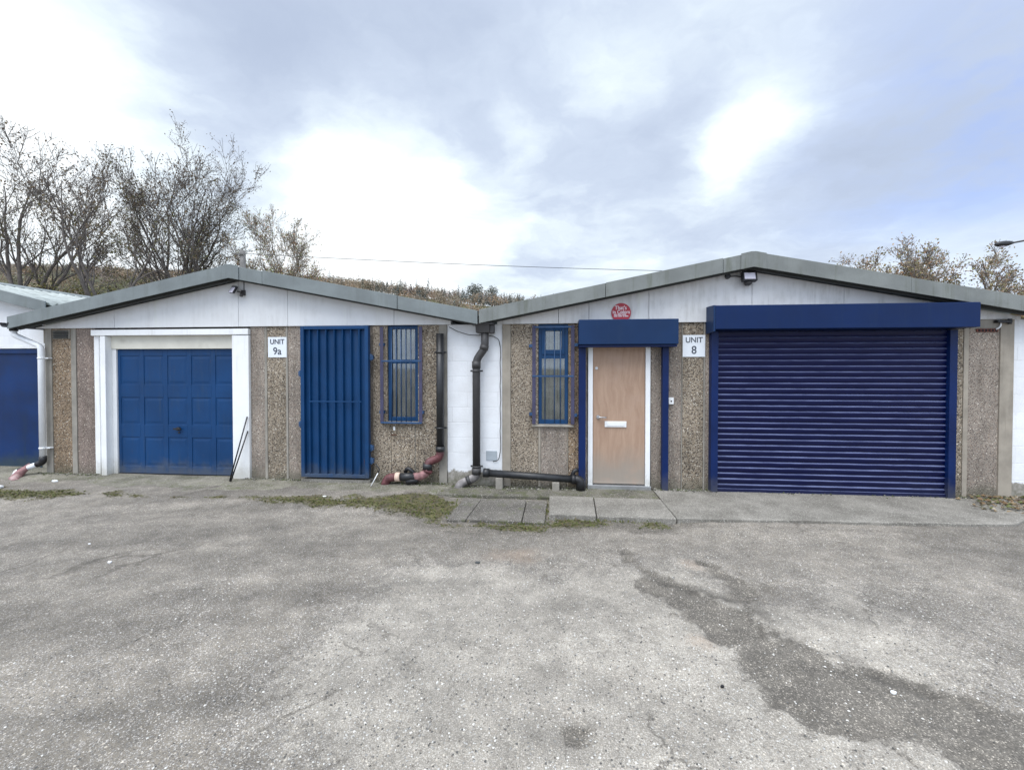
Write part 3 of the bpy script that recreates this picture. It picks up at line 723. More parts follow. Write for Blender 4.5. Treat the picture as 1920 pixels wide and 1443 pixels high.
# --- garage door frame and door
b = MB()
b.box(-7.290, -7.205, -.008, .12, -.01, 2.215)                      # outer board
b.box(-7.125, -7.035, -.06, .045, -.01, 2.205)                      # post
b.box(-7.205, -7.125, .02, .12, -.01, 2.215)
b.box(-4.900, -4.63, -.045, .10, -.01, 2.205)
b.box(-7.290, -4.628, -.055, .12, 2.215, 2.305)                     # head
b.build('door_frame', M['white_wood'], UNIT_L, .004)
b = MB(); b.box(-7.13, -4.902, .03, .12, 2.005, 2.214); b.build('lintel_board', M['cream'], UNIT_L, .003)
b = MB(); b.box(-7.09, -6.965, .046, .12, -.01, 2.003); b.build('door_jamb', M['white_wood'], UNIT_L, .003)
GY0 = .07
gd = MB(); gd.box(-6.963, -4.89, GY0+.0082, GY0+.05, .015, 2.0)
pw_ = .41; xa = -6.915
rows = [(1.44, 1.90), (.80, 1.235), (.13, .60)]
stx = [(-6.963, xa)] + [(xa + k*pw_ + .335, xa + (k+1)*pw_) for k in range(4)] + [(xa + 4*pw_ + .335, -4.89)]
zr = [(.015, .13), (.60, .80), (1.235, 1.44), (1.90, 2.0)]
for a, c in stx: gd.box(a, c, GY0, GY0+.0095, .015, 2.0)
for a, c in zr:
    for (p, q), (p2, q2) in zip(stx[:-1], stx[1:]): gd.box(q, p2, GY0+.0002, GY0+.0095, a, c)
for k in range(5):
    for za, zb_ in rows:
        a = xa + k*pw_ + .055; c = xa + k*pw_ + .28
        gd.add([(a-.035,GY0+.008,za+.022),(c+.035,GY0+.008,za+.022),(c+.035,GY0+.008,zb_-.022),(a-.035,GY0+.008,zb_-.022),(a,GY0+.003,za+.055),(c,GY0+.003,za+.055),(c,GY0+.003,zb_-.055),(a,GY0+.003,zb_-.055)],
               [(4,5,6,7),(0,1,5,4),(1,2,6,5),(2,3,7,6),(3,0,4,7)])
garage = gd.build('garage_door', M['garage_blue'], UNIT_L, .004)
h = MB(); h.tube([(-5.90, .07, .74), (-5.90, .032, .74)], .028, 14); h.box(-5.965, -5.835, .02, .038, .728, .752); h.tube([(-5.90,.07,.68),(-5.90,.06,.68)], .016, 10)
h.build('handle', M['black'], garage, .003)
bs = MB(); bs.box(-6.963, -4.89, .06, .10, -.005, .013); bs.build('weather_strip', M['black'], garage)

# --- blue barred security gate
g = MB()
g.box(-3.74, -3.685, -.135, -.06, .075, 2.325); g.box(-2.745, -2.69, -.135, -.06, .075, 2.325)
g.box(-3.685, -2.745, -.134, -.061, 2.275, 2.325); g.box(-3.685, -2.745, -.136, -.060, .075, .125)
gate = g.build('security_gate', M['gate_blue'], UNIT_L, .004)
s_ = MB(); s_.box(-3.69, -2.74, -.076, -.066, .10, 2.30); s_.build('backing_sheet', M['gate_blue'], gate)
for k in range(7):
    x = -3.612 + k*.1285; s2 = MB()
    s2.prism_z([(x-.028,-.078),(x+.020,-.078),(x+.014,-.124),(x+.005,-.126)], .126, 2.274); s2.build('bar', M['gate_blue'], gate, .003)
s_ = MB(); s_.box(-3.60, -2.80, -.1315, -.1265, 1.196, 1.214); s_.build('cross_bar', M['gate_blue'], gate, .002)
for (x, z) in ((-3.765, 1.62), (-3.765, .86), (-2.665, 1.86), (-2.665, .52), (-2.665, .33)):
    s_ = MB(); s_.box(x-.03, x+.03, -.10, -.055, z-.035, z+.035); s_.tube([(x,-.095,z-.05),(x,-.095,z+.05)], .014, 10); s_.build('hinge', M['grille_blue'], gate, .003)
b = MB(); b.box(-3.75, -2.68, -.12, .03, -.02, .045); b.build('door_sill', M['concrete'], UNIT_L, .006)

# --- windows
def window(B, x0, x1, z0, z1, top_split, y, blind, top_in):
    f = MB(); t_ = .048
    f.box(x0, x0+t_, y, y+.06, z0, z1); f.box(x1-t_, x1, y, y+.06, z0, z1)
    f.box(x0+t_, x1-t_, y+.0005, y+.06, z0, z0+.065); f.box(x0+t_, x1-t_, y+.0005, y+.06, z1-.05, z1)
    f.box(x0+t_, x1-t_, y+.0005, y+.06, top_split-.03, top_split+.03)
    wo = f.build('window', M['frame_blue'], B, .004)
    if top_in:                                    # opening light with its own sash
        s = MB(); i = .045; a, c, e, g_ = x0+t_, x1-t_, top_split+.03, z1-.05
        s.box(a, a+i, y-.014, y+.04, e, g_); s.box(c-i, c, y-.014, y+.04, e, g_); s.box(a+i, c-i, y-.0138, y+.04, e, e+i+.02); s.box(a+i, c-i, y-.0138, y+.04, g_-i, g_)
        s.build('sash', M['frame_blue'], wo, .003)
    for (e, g_) in ((z0+.06, top_split-.025), (top_split+.025, z1-.045)):
        p = MB(); p.box(x0+t_-.005, x1-t_+.005, y+.034, y+.039, e, g_); p.build('pane', M['glass'], wo)
    bl = MB()
    n = 6; wv = (x1-x0-.06)/n
    for k in range(n):
        a = x0+.03+k*wv; bl.box(a+.004, a+wv-.004, y+.10 + .008*(k % 2), y+.106 + .008*(k % 2), z0+.03, z1-.03)
    bl.build('blind', blind, wo)
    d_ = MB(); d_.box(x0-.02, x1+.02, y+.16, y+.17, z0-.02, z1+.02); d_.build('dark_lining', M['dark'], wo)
    sl = MB(); sl.prism_x([(-.045, z0-.03), (.06, z0-.03), (.06, z0+.004), (-.045, z0-.012)], x0-.09, x1+.08); sl.build('sill', M['precast'], wo, .003)
    return wo
wL_ = window(UNIT_L, -2.45, -1.99, .905, ZT, 1.80, .03, M['blind_dark'], False)
wR_ = window(UNIT_R, -.20, .225, .89, ZT, 1.87, .03, M['blind'], True)
def grille(B, posts, zl, zh, bars, rails, y, mat_post, mat_bar, lugs):
    g = MB()
    for x in posts: g.box(x-.025, x+.025, y-.006, y+.006, zl, zh)
    go = g.build('window_grille', mat_post, B, .002)
    for x in bars:
        s = MB(); s.tube([(x, y+.012, zl+.01), (x, y+.012, zh-.01)], .0075, 8); s.build('bar', mat_bar, go)
    for z, a, c in rails:
        s = MB(); s.box(a, c, y-.013, y-.007, z-.012, z+.012); s.build('rail', mat_bar, go, .002)
    for x, z in lugs:
        s = MB(); s.box(x-.035, x+.035, y-.004, .004, z-.022, z+.022); s.build('bracket', mat_bar, go, .002)
    return go
grille(UNIT_L, (-2.515, -1.925), .885, 2.31, (-2.37, -2.30, -2.225, -2.15, -2.075), ((1.805, -2.52, -1.92), (.895, -2.53, -1.91)), -.06, M['grille_purple'], M['grille_blue'], ((-2.52, 1.05), (-1.92, 1.05), (-2.52, 2.05)))
grille(UNIT_R, (-.262, .288), .90, 2.31, (-.105, .03, .115), ((1.586, -.285, .30), (2.285, -.25, .27)), -.055, M['grille_purple'], M['grille_blue'], ((-.30, 2.02), (-.295, 1.04), (.325, 2.03), (.32, 1.03)))

# --- right unit wall
b = MB()
strips(b, [(-.725,-.60,6,-.012),(-.60,-.202,4,.0)], -.1, ZT)
strips(b, [(-.202,-.165,6,-.006),(-.165,.215,2,.0),(.215,.23,6,-.006)], -.1, .86)
strips(b, [(.228,.375,1,.0),(.375,.50,2,.004)], -.1, ZT)
strips(b, [(1.385,1.60,2,.004),(1.60,1.80,2,.0),(1.80,1.815,5,-.006),(1.815,2.095,0,.0),(2.095,2.12,5,-.006),(2.12,2.19,2,.0)], -.1, ZT)
strips(b, [(5.21,5.40,0,.0),(5.40,5.462,6,-.008),(5.462,5.83,2,.0),(5.83,5.995,6,-.014)], -.1, ZT)
b.box(.50, 1.385, .06, .12, 2.02, ZT, 2)
b.box(2.19, 5.21, .10, .16, -.1, ZT, 5)
b.box(-.72, -.61, .13, 14, -.1, 2.42, 7); b.box(5.88, 5.99, .13, 14, -.1, 2.42, 7); b.box(-.60, 5.87, 13.88, 14, -.1, 2.42, 7)
b.build('wall', PM, UNIT_R, .004)
gable(UNIT_R, [-.80,.085,.516,1.345,2.72,3.9,5.1,6.05], 2.632, 2.338, 3.224, -.03, M['gable_dirty'], .19)
add_roof(UNIT_R, 2.632, -1.0, 6.32, 3.224, SL, -.24, 13.9, .045)
add_verge(UNIT_R, 2.632, -1.026, 6.30, 3.224, SL, -.262, .19, M['verge_moss'], (.72, 2.25, 4.55))
add_soffit(UNIT_R, 2.632, -.96, 6.28, 3.224, SL, .19, -.25, -.035)

# --- plywood door
b = MB()
b.box(.508, .574, -.02, .10, .03, 2.03); b.box(1.308, 1.374, -.02, .10, .03, 2.03); b.box(.574, 1.308, -.0195, .10, 2.005, 2.03)
b.build('door_frame', M['white_wood'], UNIT_R, .004)
b = MB(); b.box(.578, 1.304, .012, .056, .052, 2.002); dr = b.build('entrance_door', M['plywood'], UNIT_R, .003)
b = MB(); b.box(.50, 1.385, -.05, .10, -.02, .040); b.build('threshold', M['steel'], UNIT_R, .004)
b = MB(); b.box(.745, 1.048, -.004, .011, .862, .945); b.box(.775, 1.018, -.010, -.0045, .878, .929); b.build('letterbox', M['white_plastic'], dr, .003)
b = MB(); b.tube([(.652,.012,1.005),(.652,-.012,1.005)], .026, 14); b.tube(fillet([(.652,-.006,1.005),(.652,-.045,1.005),(.765,-.045,1.003)], .02), .009, 10); b.build('handle', M['steel'], dr)
b = MB(); b.tube([(.628,.012,1.70),(.628,.0,1.70)], .020, 14); b.box(.622,.634,-.004,.002,1.688,1.712); b.build('lock', M['steel'], dr)

# --- small shutter over the door
def shutter_box(B, x0, x1, z0, z1, dep, mat, name='shutter_box'):
    s = MB()
    s.prism_x([(-.012, z0), (-dep, z0+.004), (-dep, z1-.004), (-dep+.012, z1), (-.012, z1)], x0, x1)
    return s.build(name, mat, B, .004)
RS2 = bpy.data.objects.new('door_shutter', None); COL.objects.link(RS2); RS2.parent = UNIT_R
bx2 = shutter_box(RS2, .362, 1.688, 2.022, 2.366, .25, M['box_blue_faded'])
b = MB(); b.box(.37, 1.68, -.22, -.04, 1.990, 2.020); b.build('curtain_end', M['guide_blue'], RS2, .003)
for (x0, x1) in ((.372, .468), (1.520, 1.602)):
    s = MB(); s.box(x0, x1, -.10, -.085, .005, 2.0); s.box(x0, x0+.012, -.0845, -.012, .005, 2.0); s.box(x1-.012, x1, -.0845, -.012, .005, 2.0)
    s.build('guide_rail', M['guide_blue'], RS2, .002)

# --- wide roller shutter
RS = bpy.data.objects.new('roller_shutter', None); COL.objects.link(RS); RS.parent = UNIT_R
shutter_box(RS, 2.145, 5.328, 2.212, 2.528, .30, M['box_blue'])
e = MB(); e.prism_x([(-.01, 2.17), (-.30, 2.185), (-.30, 2.53), (-.01, 2.542)], 2.118, 2.1435); e.build('end_plate', M['box_blue_faded'], RS, .003)

cu = MB(); pit = .0775; prof = []
nsl = 29; zb = -.02
pts = []
for k in range(nsl):
    z = zb + .06 + k*pit
    for u, yy in ((0,-.046),(.06,-.050),(.35,-.056),(.60,-.0605),(.68,-.0600),(.72,-.0580),(.77,-.0535),(.81,-.0475),(.84,-.0415),(.86,-.0395),(.93,-.0385),(.975,-.040)):
        pts.append((yy, z + u*pit))
NX = 24; vs = []; fs = []
rg = random.Random(8); wob = [[rg.uniform(-.0022, .0022) for _ in range(NX+1)] for _ in range(nsl)]
for i, (y, z) in enumerate(pts):
    s_i = min(nsl-1, i//11)
    for j in range(NX+1):
        x = 2.245 + (5.165-2.245)*j/NX
        vs.append((x, y + wob[s_i][j]*(1 if i % 11 < 9 else .3), z + wob[s_i][j]*.5))
n_ = NX+1
for i in range(len(pts)-1):
    for j in range(NX): fs.append((i*n_+j, i*n_+j+1, (i+1)*n_+j+1, (i+1)*n_+j))
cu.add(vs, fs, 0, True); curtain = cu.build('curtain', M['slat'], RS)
curtain.data.set_sharp_from_angle(angle=R(60))
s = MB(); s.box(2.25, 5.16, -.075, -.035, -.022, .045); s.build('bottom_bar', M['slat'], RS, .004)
for (x0, x1) in ((2.168, 2.258), (5.152, 5.243)):
    s = MB(); s.box(x0, x1, -.105, -.092, -.015, 2.20); s.box(x0, x0+.012, -.0915, -.005, -.015, 2.20); s.box(x1-.012, x1, -.0915, -.005, -.015, 2.20); s.build('guide_rail', M['guide_blue'], RS, .002)

# --- airbrick, bracket at the right corner
b = MB(); b.box(5.545, 5.80, -.016, .0, 2.175, 2.215); ab = b.build('airbrick', M['brick'], UNIT_R, .003)
b = MB()
for k in range(6): b.box(5.56+k*.04, 5.585+k*.04, -.019, -.0165, 2.182, 2.208)
b.build('slots', M['dark'], ab)
b = MB(); b.box(5.48, 5.82, -.008, .0, 2.222, 2.335); b.build('repair_panel', M['precast'], UNIT_R, .003)
b = MB(); b.box(5.74, 5.91, -.075, -.013, 2.288, 2.322); b.tube([(5.90,-.05,2.27),(5.90,-.05,2.34)], .022, 10); b.build('eaves_bracket', M['black'], UNIT_R, .003)
o = MB().tube(fillet([(5.785,-.015,2.33),(5.815,-.03,2.31),(5.812,-.03,2.24),(5.77,-.015,2.205)], .05), .010, 8).build_top('hose_end', M['white_plastic'], (5.78,-.015,2.2)); tag(o, 'short curved white overflow hose sticking out above the airbrick', 'hose')

# --- neighbour on the left
sN = .24; zN = 3.33
def nz(x): return zN - sN*abs(x+10.5)
b = MB()
b.prism_y([(-12.9, 2.07), (-8.30, 2.07), (-8.30, nz(-8.30)-.16), (-10.5, zN-.16), (-12.9, nz(-12.9)-.16)], .30, .36, 0)
b.box(-8.66, -8.30, .301, .36, -.1, 2.068, 0); b.box(-12.9, -9.78, .301, .36, -.1, 2.068, 0)
b.box(-12.9, -12.8, .37, 9.9, -.1, 2.75, 1); b.box(-8.40, -8.31, .37, 9.9, -.1, 2.72, 1); b.box(-12.79, -8.41, 9.8, 9.9, -.1, 2.7, 1)
b.build('wall', [M['block_paint'], M['block_paint']], NEIGH, .004)
add_roof(NEIGH, -10.5, -12.98, -8.28, zN, sN, .12, 10, .035)
b = MB()
for (a, c) in ((-12.98, -10.503), (-10.497, -8.28)):
    b.prism_y([(a, nz(a)-.185), (c, nz(c)-.185), (c, nz(c)+.0), (a, nz(a)+.0)], .085, .105)
b.build('barge_board', M['verge'], NEIGH, .004)
b = MB(); b.box(-9.78, -8.665, .33, .37, -.02, 2.02); nd = b.build('door', M['door_blue'], NEIGH, .004)
b = MB(); b.box(-8.71, -8.665, .30, .329, -.02, 2.03); b.box(-9.78, -8.71, .3005, .329, 1.95, 2.03); b.build('door_frame', M['door_blue'], NEIGH, .003)
b = MB(); b.box(-9.82, -8.66, .285, .2995, 2.035, 2.068); b.build('head_board', M['white_wood'], NEIGH, .003)
b = MB(); b.box(-8.56, -8.34, .30-.03, .2995, 2.12, 2.5); b.build('timber_post', M['precast_warm'], NEIGH, .003)

# --- white walls
def wall_thing(name, x0, x1, y0, y1, z1, label, grp=None):
    b = MB(); b.box(x0, x1, y0, y1, -.12, z1); o = b.build_top(name, M['block_paint'], ((x0+x1)/2, y0, 0), .003); return tag(o, label, 'wall', grp)
wall_thing('block_wall', -1.543, -.727, .012, .13, 2.34, 'white painted block infill wall between the two workshops behind the downpipe')
wall_thing('block_wall', 5.998, 8.6, .02, .16, 2.34, 'white painted block wall past the concrete post right of the roller shutter')
b = MB(); b.box(-.965, -.805, .000, .0115, .35, .49); o = b.build_top('cover_plate', M['grey_box'], (-.885, 0, .42), .003); tag(o, 'square grey cover plate on the white wall beside the black downpipe', 'cover plate')

# ------------------------------------------------------------------ pipes
def bracket(par, x, y, z, r, mat):
    s = MB(); s.tube([(x, y, z-.014), (x, y, z+.014)], r+.006, 16); s.box(x-r-.035, x+r+.035, y+.02, y+.028, z-.012, z+.012)
    s.tube([(x-r-.026, y+.02, z), (x-r-.026, y+.008, z)], .008, 8); s.tube([(x+r+.026, y+.02, z), (x+r+.026, y+.008, z)], .008, 8)
    return s.build('bracket', mat, par)
# central hopper downpipe
T = thing('downpipe', (-1.08, -.10, 0), 'charcoal downpipe with a square hopper between the two workshops on the white wall', 'downpipe')
s = MB(); s.prism_x([(-.012, 2.205), (-.17, 2.205), (-.20, 2.33), (-.012, 2.33)], -1.085, -.885)
s.prism_y([(-1.15, 2.315), (-.83, 2.315), (-.83, 2.345), (-1.15, 2.345)], -.21, -.012)
s.box(-.884, -.83, -.16, -.012, 2.20, 2.314)
s.build('hopper', M['grey_pipe'], T, .006)
s = MB(); s.tube(fillet([(-.965,-.10,2.21),(-.965,-.10,1.99),(-1.09,-.10,1.82),(-1.09,-.10,.22)], .07), .056, 18); s.build('pipe', M['grey_pipe'], T)
for z in (1.66, .28): bracket(T, -1.09, -.10, z, .056, M['grey_pipe'])
for q_ in ([(-1.09,-.10,1.70),(-1.09,-.10,1.80)], [(-.985,-.10,1.965),(-.965,-.10,2.03)]):
    s = MB(); s.tube(q_, .063, 18); s.build('collar', M['grey_pipe'], T)
s = MB(); s.tube(fillet([(-1.09,-.10,.245),(-1.09,-.105,.13),(-1.33,-.14,.03),(-1.355,-.145,-.07)], .09), .058, 18); s.build('shoe', M['worn_pipe'], T)
for q_ in ([(-1.09,-.10,.26),(-1.09,-.10,.17)], [(-1.175,-.115,.095),(-1.225,-.122,.074)]):
    s = MB(); s.tube(q_, .067, 18); s.build('collar', M['grey_pipe'], T)
# dark soil pipe by the barred window
T = thing('soil_pipe', (-1.625, -.09, 0), 'black soil pipe right of the left window, with red clay bends at its foot', 'pipe')
s = MB(); s.tube([(-1.625,-.09,2.20),(-1.625,-.09,.52)], .056, 18); s.build('pipe', M['black_pipe'], T)
for z in (1.93, .83): bracket(T, -1.625, -.09, z, .056, M['black_pipe'])
s = MB(); s.tube([(-1.625,-.09,.56),(-1.625,-.09,.49)], .068, 18); s.build('collar', M['black_pipe'], T)
s = MB(); s.tube(fillet([(-1.625,-.09,.52),(-1.63,-.09,.40),(-1.80,-.10,.33),(-1.815,-.10,.24)], .08), .058, 16); s.build('bend', M['clay'], T)
s = MB(); s.tube([(-1.81,-.10,.31),(-1.818,-.10,.225)], .069, 16); s.build('collar', M['black_pipe'], T)
s = MB(); s.tube(fillet([(-1.818,-.10,.25),(-1.825,-.10,.17),(-1.93,-.11,.115),(-2.02,-.11,.113)], .08), .058, 16); s.build('bend', M['clay_pink'], T)
s = MB(); s.tube([(-1.80,-.10,.225),(-1.822,-.10,.19)], .072, 16, 0); s.build('clay_collar', M['clay'], T)
s = MB(); s.tube([(-1.99,-.11,.113),(-2.23,-.12,.108)], .058, 16); s.build('branch_pipe', M['black_pipe'], T)
s = MB(); s.tube(fillet([(-1.97,-.07,.08),(-2.05,-.10,.20),(-2.12,-.09,.235),(-2.16,-.06,.17)], .04), .03, 10); s.tube([(-1.95,-.12,.07),(-2.12,-.14,.04)], .04, 10); s.build('rubber_fitting', M['black'], T)
s = MB(); s.tube([(-2.215,-.12,.108),(-2.285,-.122,.106)], .067, 18); s.build('collar', M['collar_cream'], T)
s = MB(); s.tube(fillet([(-2.27,-.122,.106),(-2.42,-.125,.09),(-2.46,-.13,-.06)], .10), .058, 16); s.build('shoe', M['clay'], T)
# white pipe on the far left
T = thing('downpipe', (-8.14, -.08, 0), 'white downpipe with swan neck at the left corner beside the dark blue door', 'downpipe')
s = MB(); s.tube([(-8.60,-.10,2.37),(-8.60,-.10,2.295)], .052, 16); s.build('outlet', M['black'], T)
s = MB(); s.tube(fillet([(-8.60,-.10,2.31),(-8.60,-.10,2.235),(-8.135,-.085,2.045),(-8.135,-.085,.26)], .06), .040, 16); s.build('pipe', M['white_pipe'], T)
for z in (1.86, .42):
    s = MB(); s.tube([(-8.135,-.085,z-.012),(-8.135,-.085,z+.012)], .046, 14); s.box(-8.13, -8.03, -.07, -.014, z-.008, z+.008); s.build('bracket', M['white_pipe'], T)
for q_ in (fillet([(-8.135,-.085,.29),(-8.135,-.085,.19),(-8.22,-.10,.16)], .05), [(-8.37,-.15,.095),(-8.44,-.17,.068)]):
    s = MB(); s.tube(q_, .047, 14); s.build('elbow', M['black'], T)
s = MB(); s.tube([(-8.215,-.10,.163),(-8.39,-.155,.088)], .040, 14); s.tube(fillet([(-8.43,-.165,.07),(-8.475,-.185,.05),(-8.48,-.19,-.05)], .03), .042, 14); s.build('shoe', M['white_pipe'], T)
o = MB().tube([(-8.33,-.10,.16),(-8.37,-.20,.06),(-8.30,-.34,-.02),(-8.16,-.42,-.045)], [.03,.055,.065,.045], 12).build_top('clay_gully', M['clay_pink'], (-8.3,-.25,0)); tag(o, 'broken pink clay gully piece lying under the white downpipe', 'drain piece')
# low black pipe
T = thing('waste_pipe', (-.3, -.15, .2), 'black waste pipe running low along the pebbledash left of the wooden door', 'pipe')
s = MB(); s.tube([(-.955,-.13,.20),(.36,-.13,.135)], .052, 18); s.build('pipe', M['black_pipe'], T)
s = MB(); s.tube([(-.985,-.13,.203),(-.90,-.13,.198)], .064, 16); s.build('collar', M['black_pipe'], T)
s = MB(); s.tube(fillet([(.30,-.13,.14),(.395,-.135,.13),(.40,-.135,-.02)], .06), .062, 14); s.tube([(.27,-.13,.14),(.325,-.13,.137)], .068, 14); s.tube(fillet([(.27,-.10,.16),(.31,-.10,.25),(.36,-.08,.26)], .04), .03, 10); s.build('elbow', M['black'], T)
for a_, c_, z_ in ((-.80, -.70, .142), (.0, .10, .10)):
    s = MB(); s.box(a_, c_, -.19, -.02, -.06, z_); s.build('support_block', M['precast'], T, .006)

# cables, leaning rods, wire
CB = [(-1.50,-.05,2.30),(-1.38,-.05,2.235),(-1.22,-.05,2.185),(-1.10,-.04,2.178),(-.95,-.04,2.175),(-.86,-.03,2.165),(-.775,-.02,2.12),(-.755,-.012,2.02)]
CB += [(-.752 + .006*math.sin(k*2.1), -.012, 2.0 - k*.11) for k in range(15)] + [(-.78,-.012,.36),(-.86,-.012,.335)]
o = MB().tube(fillet(CB, .03, 3), .0055, 6).build_top('cable', M['black'], (-.9,-.03,2.1)); tag(o, 'thin black cable draped across the white infill wall and down its edge', 'cable')
for k, (p, q, lb) in enumerate([((-4.835,-.20,.0),(-4.648,-.062,.96),'thin black rod leaning on the white garage jamb, taller of the two'),((-4.80,-.22,.0),(-4.640,-.062,.74),'thin black rod leaning on the white garage jamb, shorter of the two')]):
    o = MB().tube([p, q], .0095, 8).build_top('rod', M['black'], p); tag(o, lb, 'rod', 'rods leaning by the garage door')
T = thing('marker_stick', (-2.58,-.24,0), 'bent black and white wire stick in the ground beside the blue gate', 'stick')
s = MB(); s.tube([(-2.62,-.26,-.03),(-2.52,-.20,.18)], .007, 6); s.build('white_stem', M['white_plastic'], T)
s = MB(); s.tube(fillet([(-2.52,-.20,.18),(-2.50,-.19,.23),(-2.57,-.18,.31)], .02), .010, 6); s.build('black_tip', M['black'], T)

# ------------------------------------------------------------------ signs
def text_mesh(txt, size, x, z, y, mat, par, name, bold=0.0, sx=1.0, align='CENTER'):
    cu = bpy.data.curves.new(name, 'FONT'); cu.body = txt; cu.size = size; cu.align_x = align; cu.align_y = 'CENTER'; cu.extrude = .0012; cu.offset = bold
    o = bpy.data.objects.new(name, cu); COL.objects.link(o); bpy.context.view_layer.update()
    me = bpy.data.meshes.new_from_object(o.evaluated_get(bpy.context.evaluated_depsgraph_get()))
    bpy.data.objects.remove(o)
    me.transform(Matrix.Rotation(R(90), 4, 'X') @ Matrix.Diagonal((sx, 1, 1, 1)))
    me.materials.clear(); me.materials.append(mat)
    o = bpy.data.objects.new(name, me); COL.objects.link(o); o.parent = par
    o.location = Vector((x, y, z)) - par.location
    return o
def unit_sign(x0, x1, z0, z1, l2, label, dx2):
    T = thing('unit_sign', ((x0+x1)/2, -.008, (z0+z1)/2), label, 'sign', 'unit number signs')
    s = MB(); s.box(x0, x1, -.010, -.001, z0, z1); s.build('board', M['sign_white'], T, .002)
    cx = (x0+x1)/2; h = z1-z0
    text_mesh('UNIT', .105, cx, z1-h*.235, -.0125, M['sign_ink'], T, 'lettering', .0012, .95)
    text_mesh(l2, .155, cx+dx2, z0+h*.30, -.0125, M['sign_ink'], T, 'lettering', .0012, .95)
unit_sign(-4.337, -4.036, 1.864, 2.174, '9a', 'square white sign reading UNIT 9a between the garage door and blue gate', .0)
unit_sign(1.813, 2.115, 1.857, 2.161, '8', 'square white sign reading UNIT 8 between plywood door and roller shutter', .0)
T = thing('round_sign', (.96, -.035, 2.478), 'round red sign with white print peeping above the door shutter box', 'sign')
s = MB(); s.tube([(.962,-.031,2.478),(.962,-.048,2.478)], .135, 40); s.build('disc', M['red_sign'], T, .003)
text_mesh("That's", .075, .955, 2.545, -.0505, M['pink_ink'], T, 'lettering', .001, .9)
text_mesh("in Colors", .07, .962, 2.487, -.0505, M['pink_ink'], T, 'lettering', .001, .9)
s = MB()
for z, segs in ((2.452, ((.86,.90),(.91,.965),(.975,1.03))), (2.428, ((.86,.91),(.92,.975),(.985,1.005),(1.01,1.06)))):
    for a, c in segs: s.box(a, c, -.0515, -.0485, z-.006, z+.006)
s.build('small_print', M['pink_ink'], T)

# ------------------------------------------------------------------ floodlights, keypad, camera
T = thing('floodlight', (-4.70, -.03, 2.87), 'small tilted floodlight with thin dark frame under the left gable peak', 'floodlight')
def tilt_box(par, name, c, hx, hz, dep, rx, rz, mat, ry=0, inset=None):
    s = MB(); s.box(-hx, hx, -dep/2, dep/2, -hz, hz)
    o = s.build(name, mat, None, .004); mt = Matrix.Rotation(R(rz), 4, 'Z') @ Matrix.Rotation(R(rx), 4, 'X') @ Matrix.Rotation(R(ry), 4, 'Y')
    o.data.transform(Matrix.Translation(Vector(c) - par.location) @ mt); o.parent = par
    return o
tilt_box(T, 'housing', (-4.80,-.13,2.885), .078, .058, .035, -25, -28, M['black'], 8)
tilt_box(T, 'lens', (-4.805,-.152,2.877), .066, .046, .012, -25, -28, M['lens'], 8)
s = MB(); s.tube(fillet([(-4.72,-.03,2.85),(-4.71,-.09,2.85),(-4.75,-.12,2.86)], .03), .011, 8); s.box(-4.735,-4.675,-.055,-.031,2.81,2.89); s.build('bracket', M['grey_pipe'], T, .003)
s = MB(); s.tube([(-4.70,-.085,2.825),(-4.70,-.10,2.79)], .024, 12); s.build('sensor', M['grey_pipe'], T)
s = MB(); s.tube([(-4.70,-.036,2.89),(-4.70,-.036,3.02)], .005, 6); s.build('cable', M['black'], T)
T = thing('floodlight', (2.63, -.03, 2.93), 'chunky black floodlight with pale lens under the right gable peak', 'floodlight')
tilt_box(T, 'housing', (2.632,-.135,2.93), .092, .068, .07, -12, 3, M['black'])
tilt_box(T, 'lens', (2.626,-.176,2.932), .072, .045, .012, -12, 3, M['lens'])
s = MB(); s.tube([(2.63,-.10,2.86),(2.63,-.12,2.835),(2.63,-.125,2.82)], [.05,.045,.02], 14); s.build('sensor', M['grey_pipe'], T)
s = MB(); s.box(2.57,2.69,-.10,-.031,2.90,2.96); s.build('bracket', M['black'], T, .003)
T = thing('junction_box', (2.39, -.03, 2.95), 'small round black junction box with cable left of the right floodlight', 'junction box')
s = MB(); s.tube([(2.39,-.031,2.955),(2.39,-.075,2.955)], .034, 14); s.build('box', M['black'], T, .003)
s = MB(); s.tube([(2.42,-.05,2.955),(2.50,-.05,2.957),(2.56,-.06,2.945)], .006, 6); s.build('cable', M['black'], T)
T = thing('keypad', (1.655, -.01, 1.24), 'small white keypad box on the pebbledash right of the door', 'keypad')
s = MB(); s.box(1.622,1.690,-.03,-.001,1.195,1.29); s.build('case', M['white_plastic'], T, .004)
s = MB(); s.tube([(1.655,-.031,1.24),(1.655,-.036,1.24)], .010, 12); s.build('button', M['black'], T)
# small scraps of tape and brackets on the pebbledash
o = MB().box(-2.365,-2.335,-.006,-.001,.775,.83).build_top('paper_scrap', M['white_plastic'], (-2.35,-.003,.80)); tag(o, 'tiny white paper scrap stuck on the pebbledash under the left window', 'scrap')
o = MB().box(-2.40,-2.31,-.012,-.001,.70,.712).build_top('metal_clip', M['rust'], (-2.35,-.006,.705)); tag(o, 'thin dark metal clip on the pebbledash under the left window', 'clip')

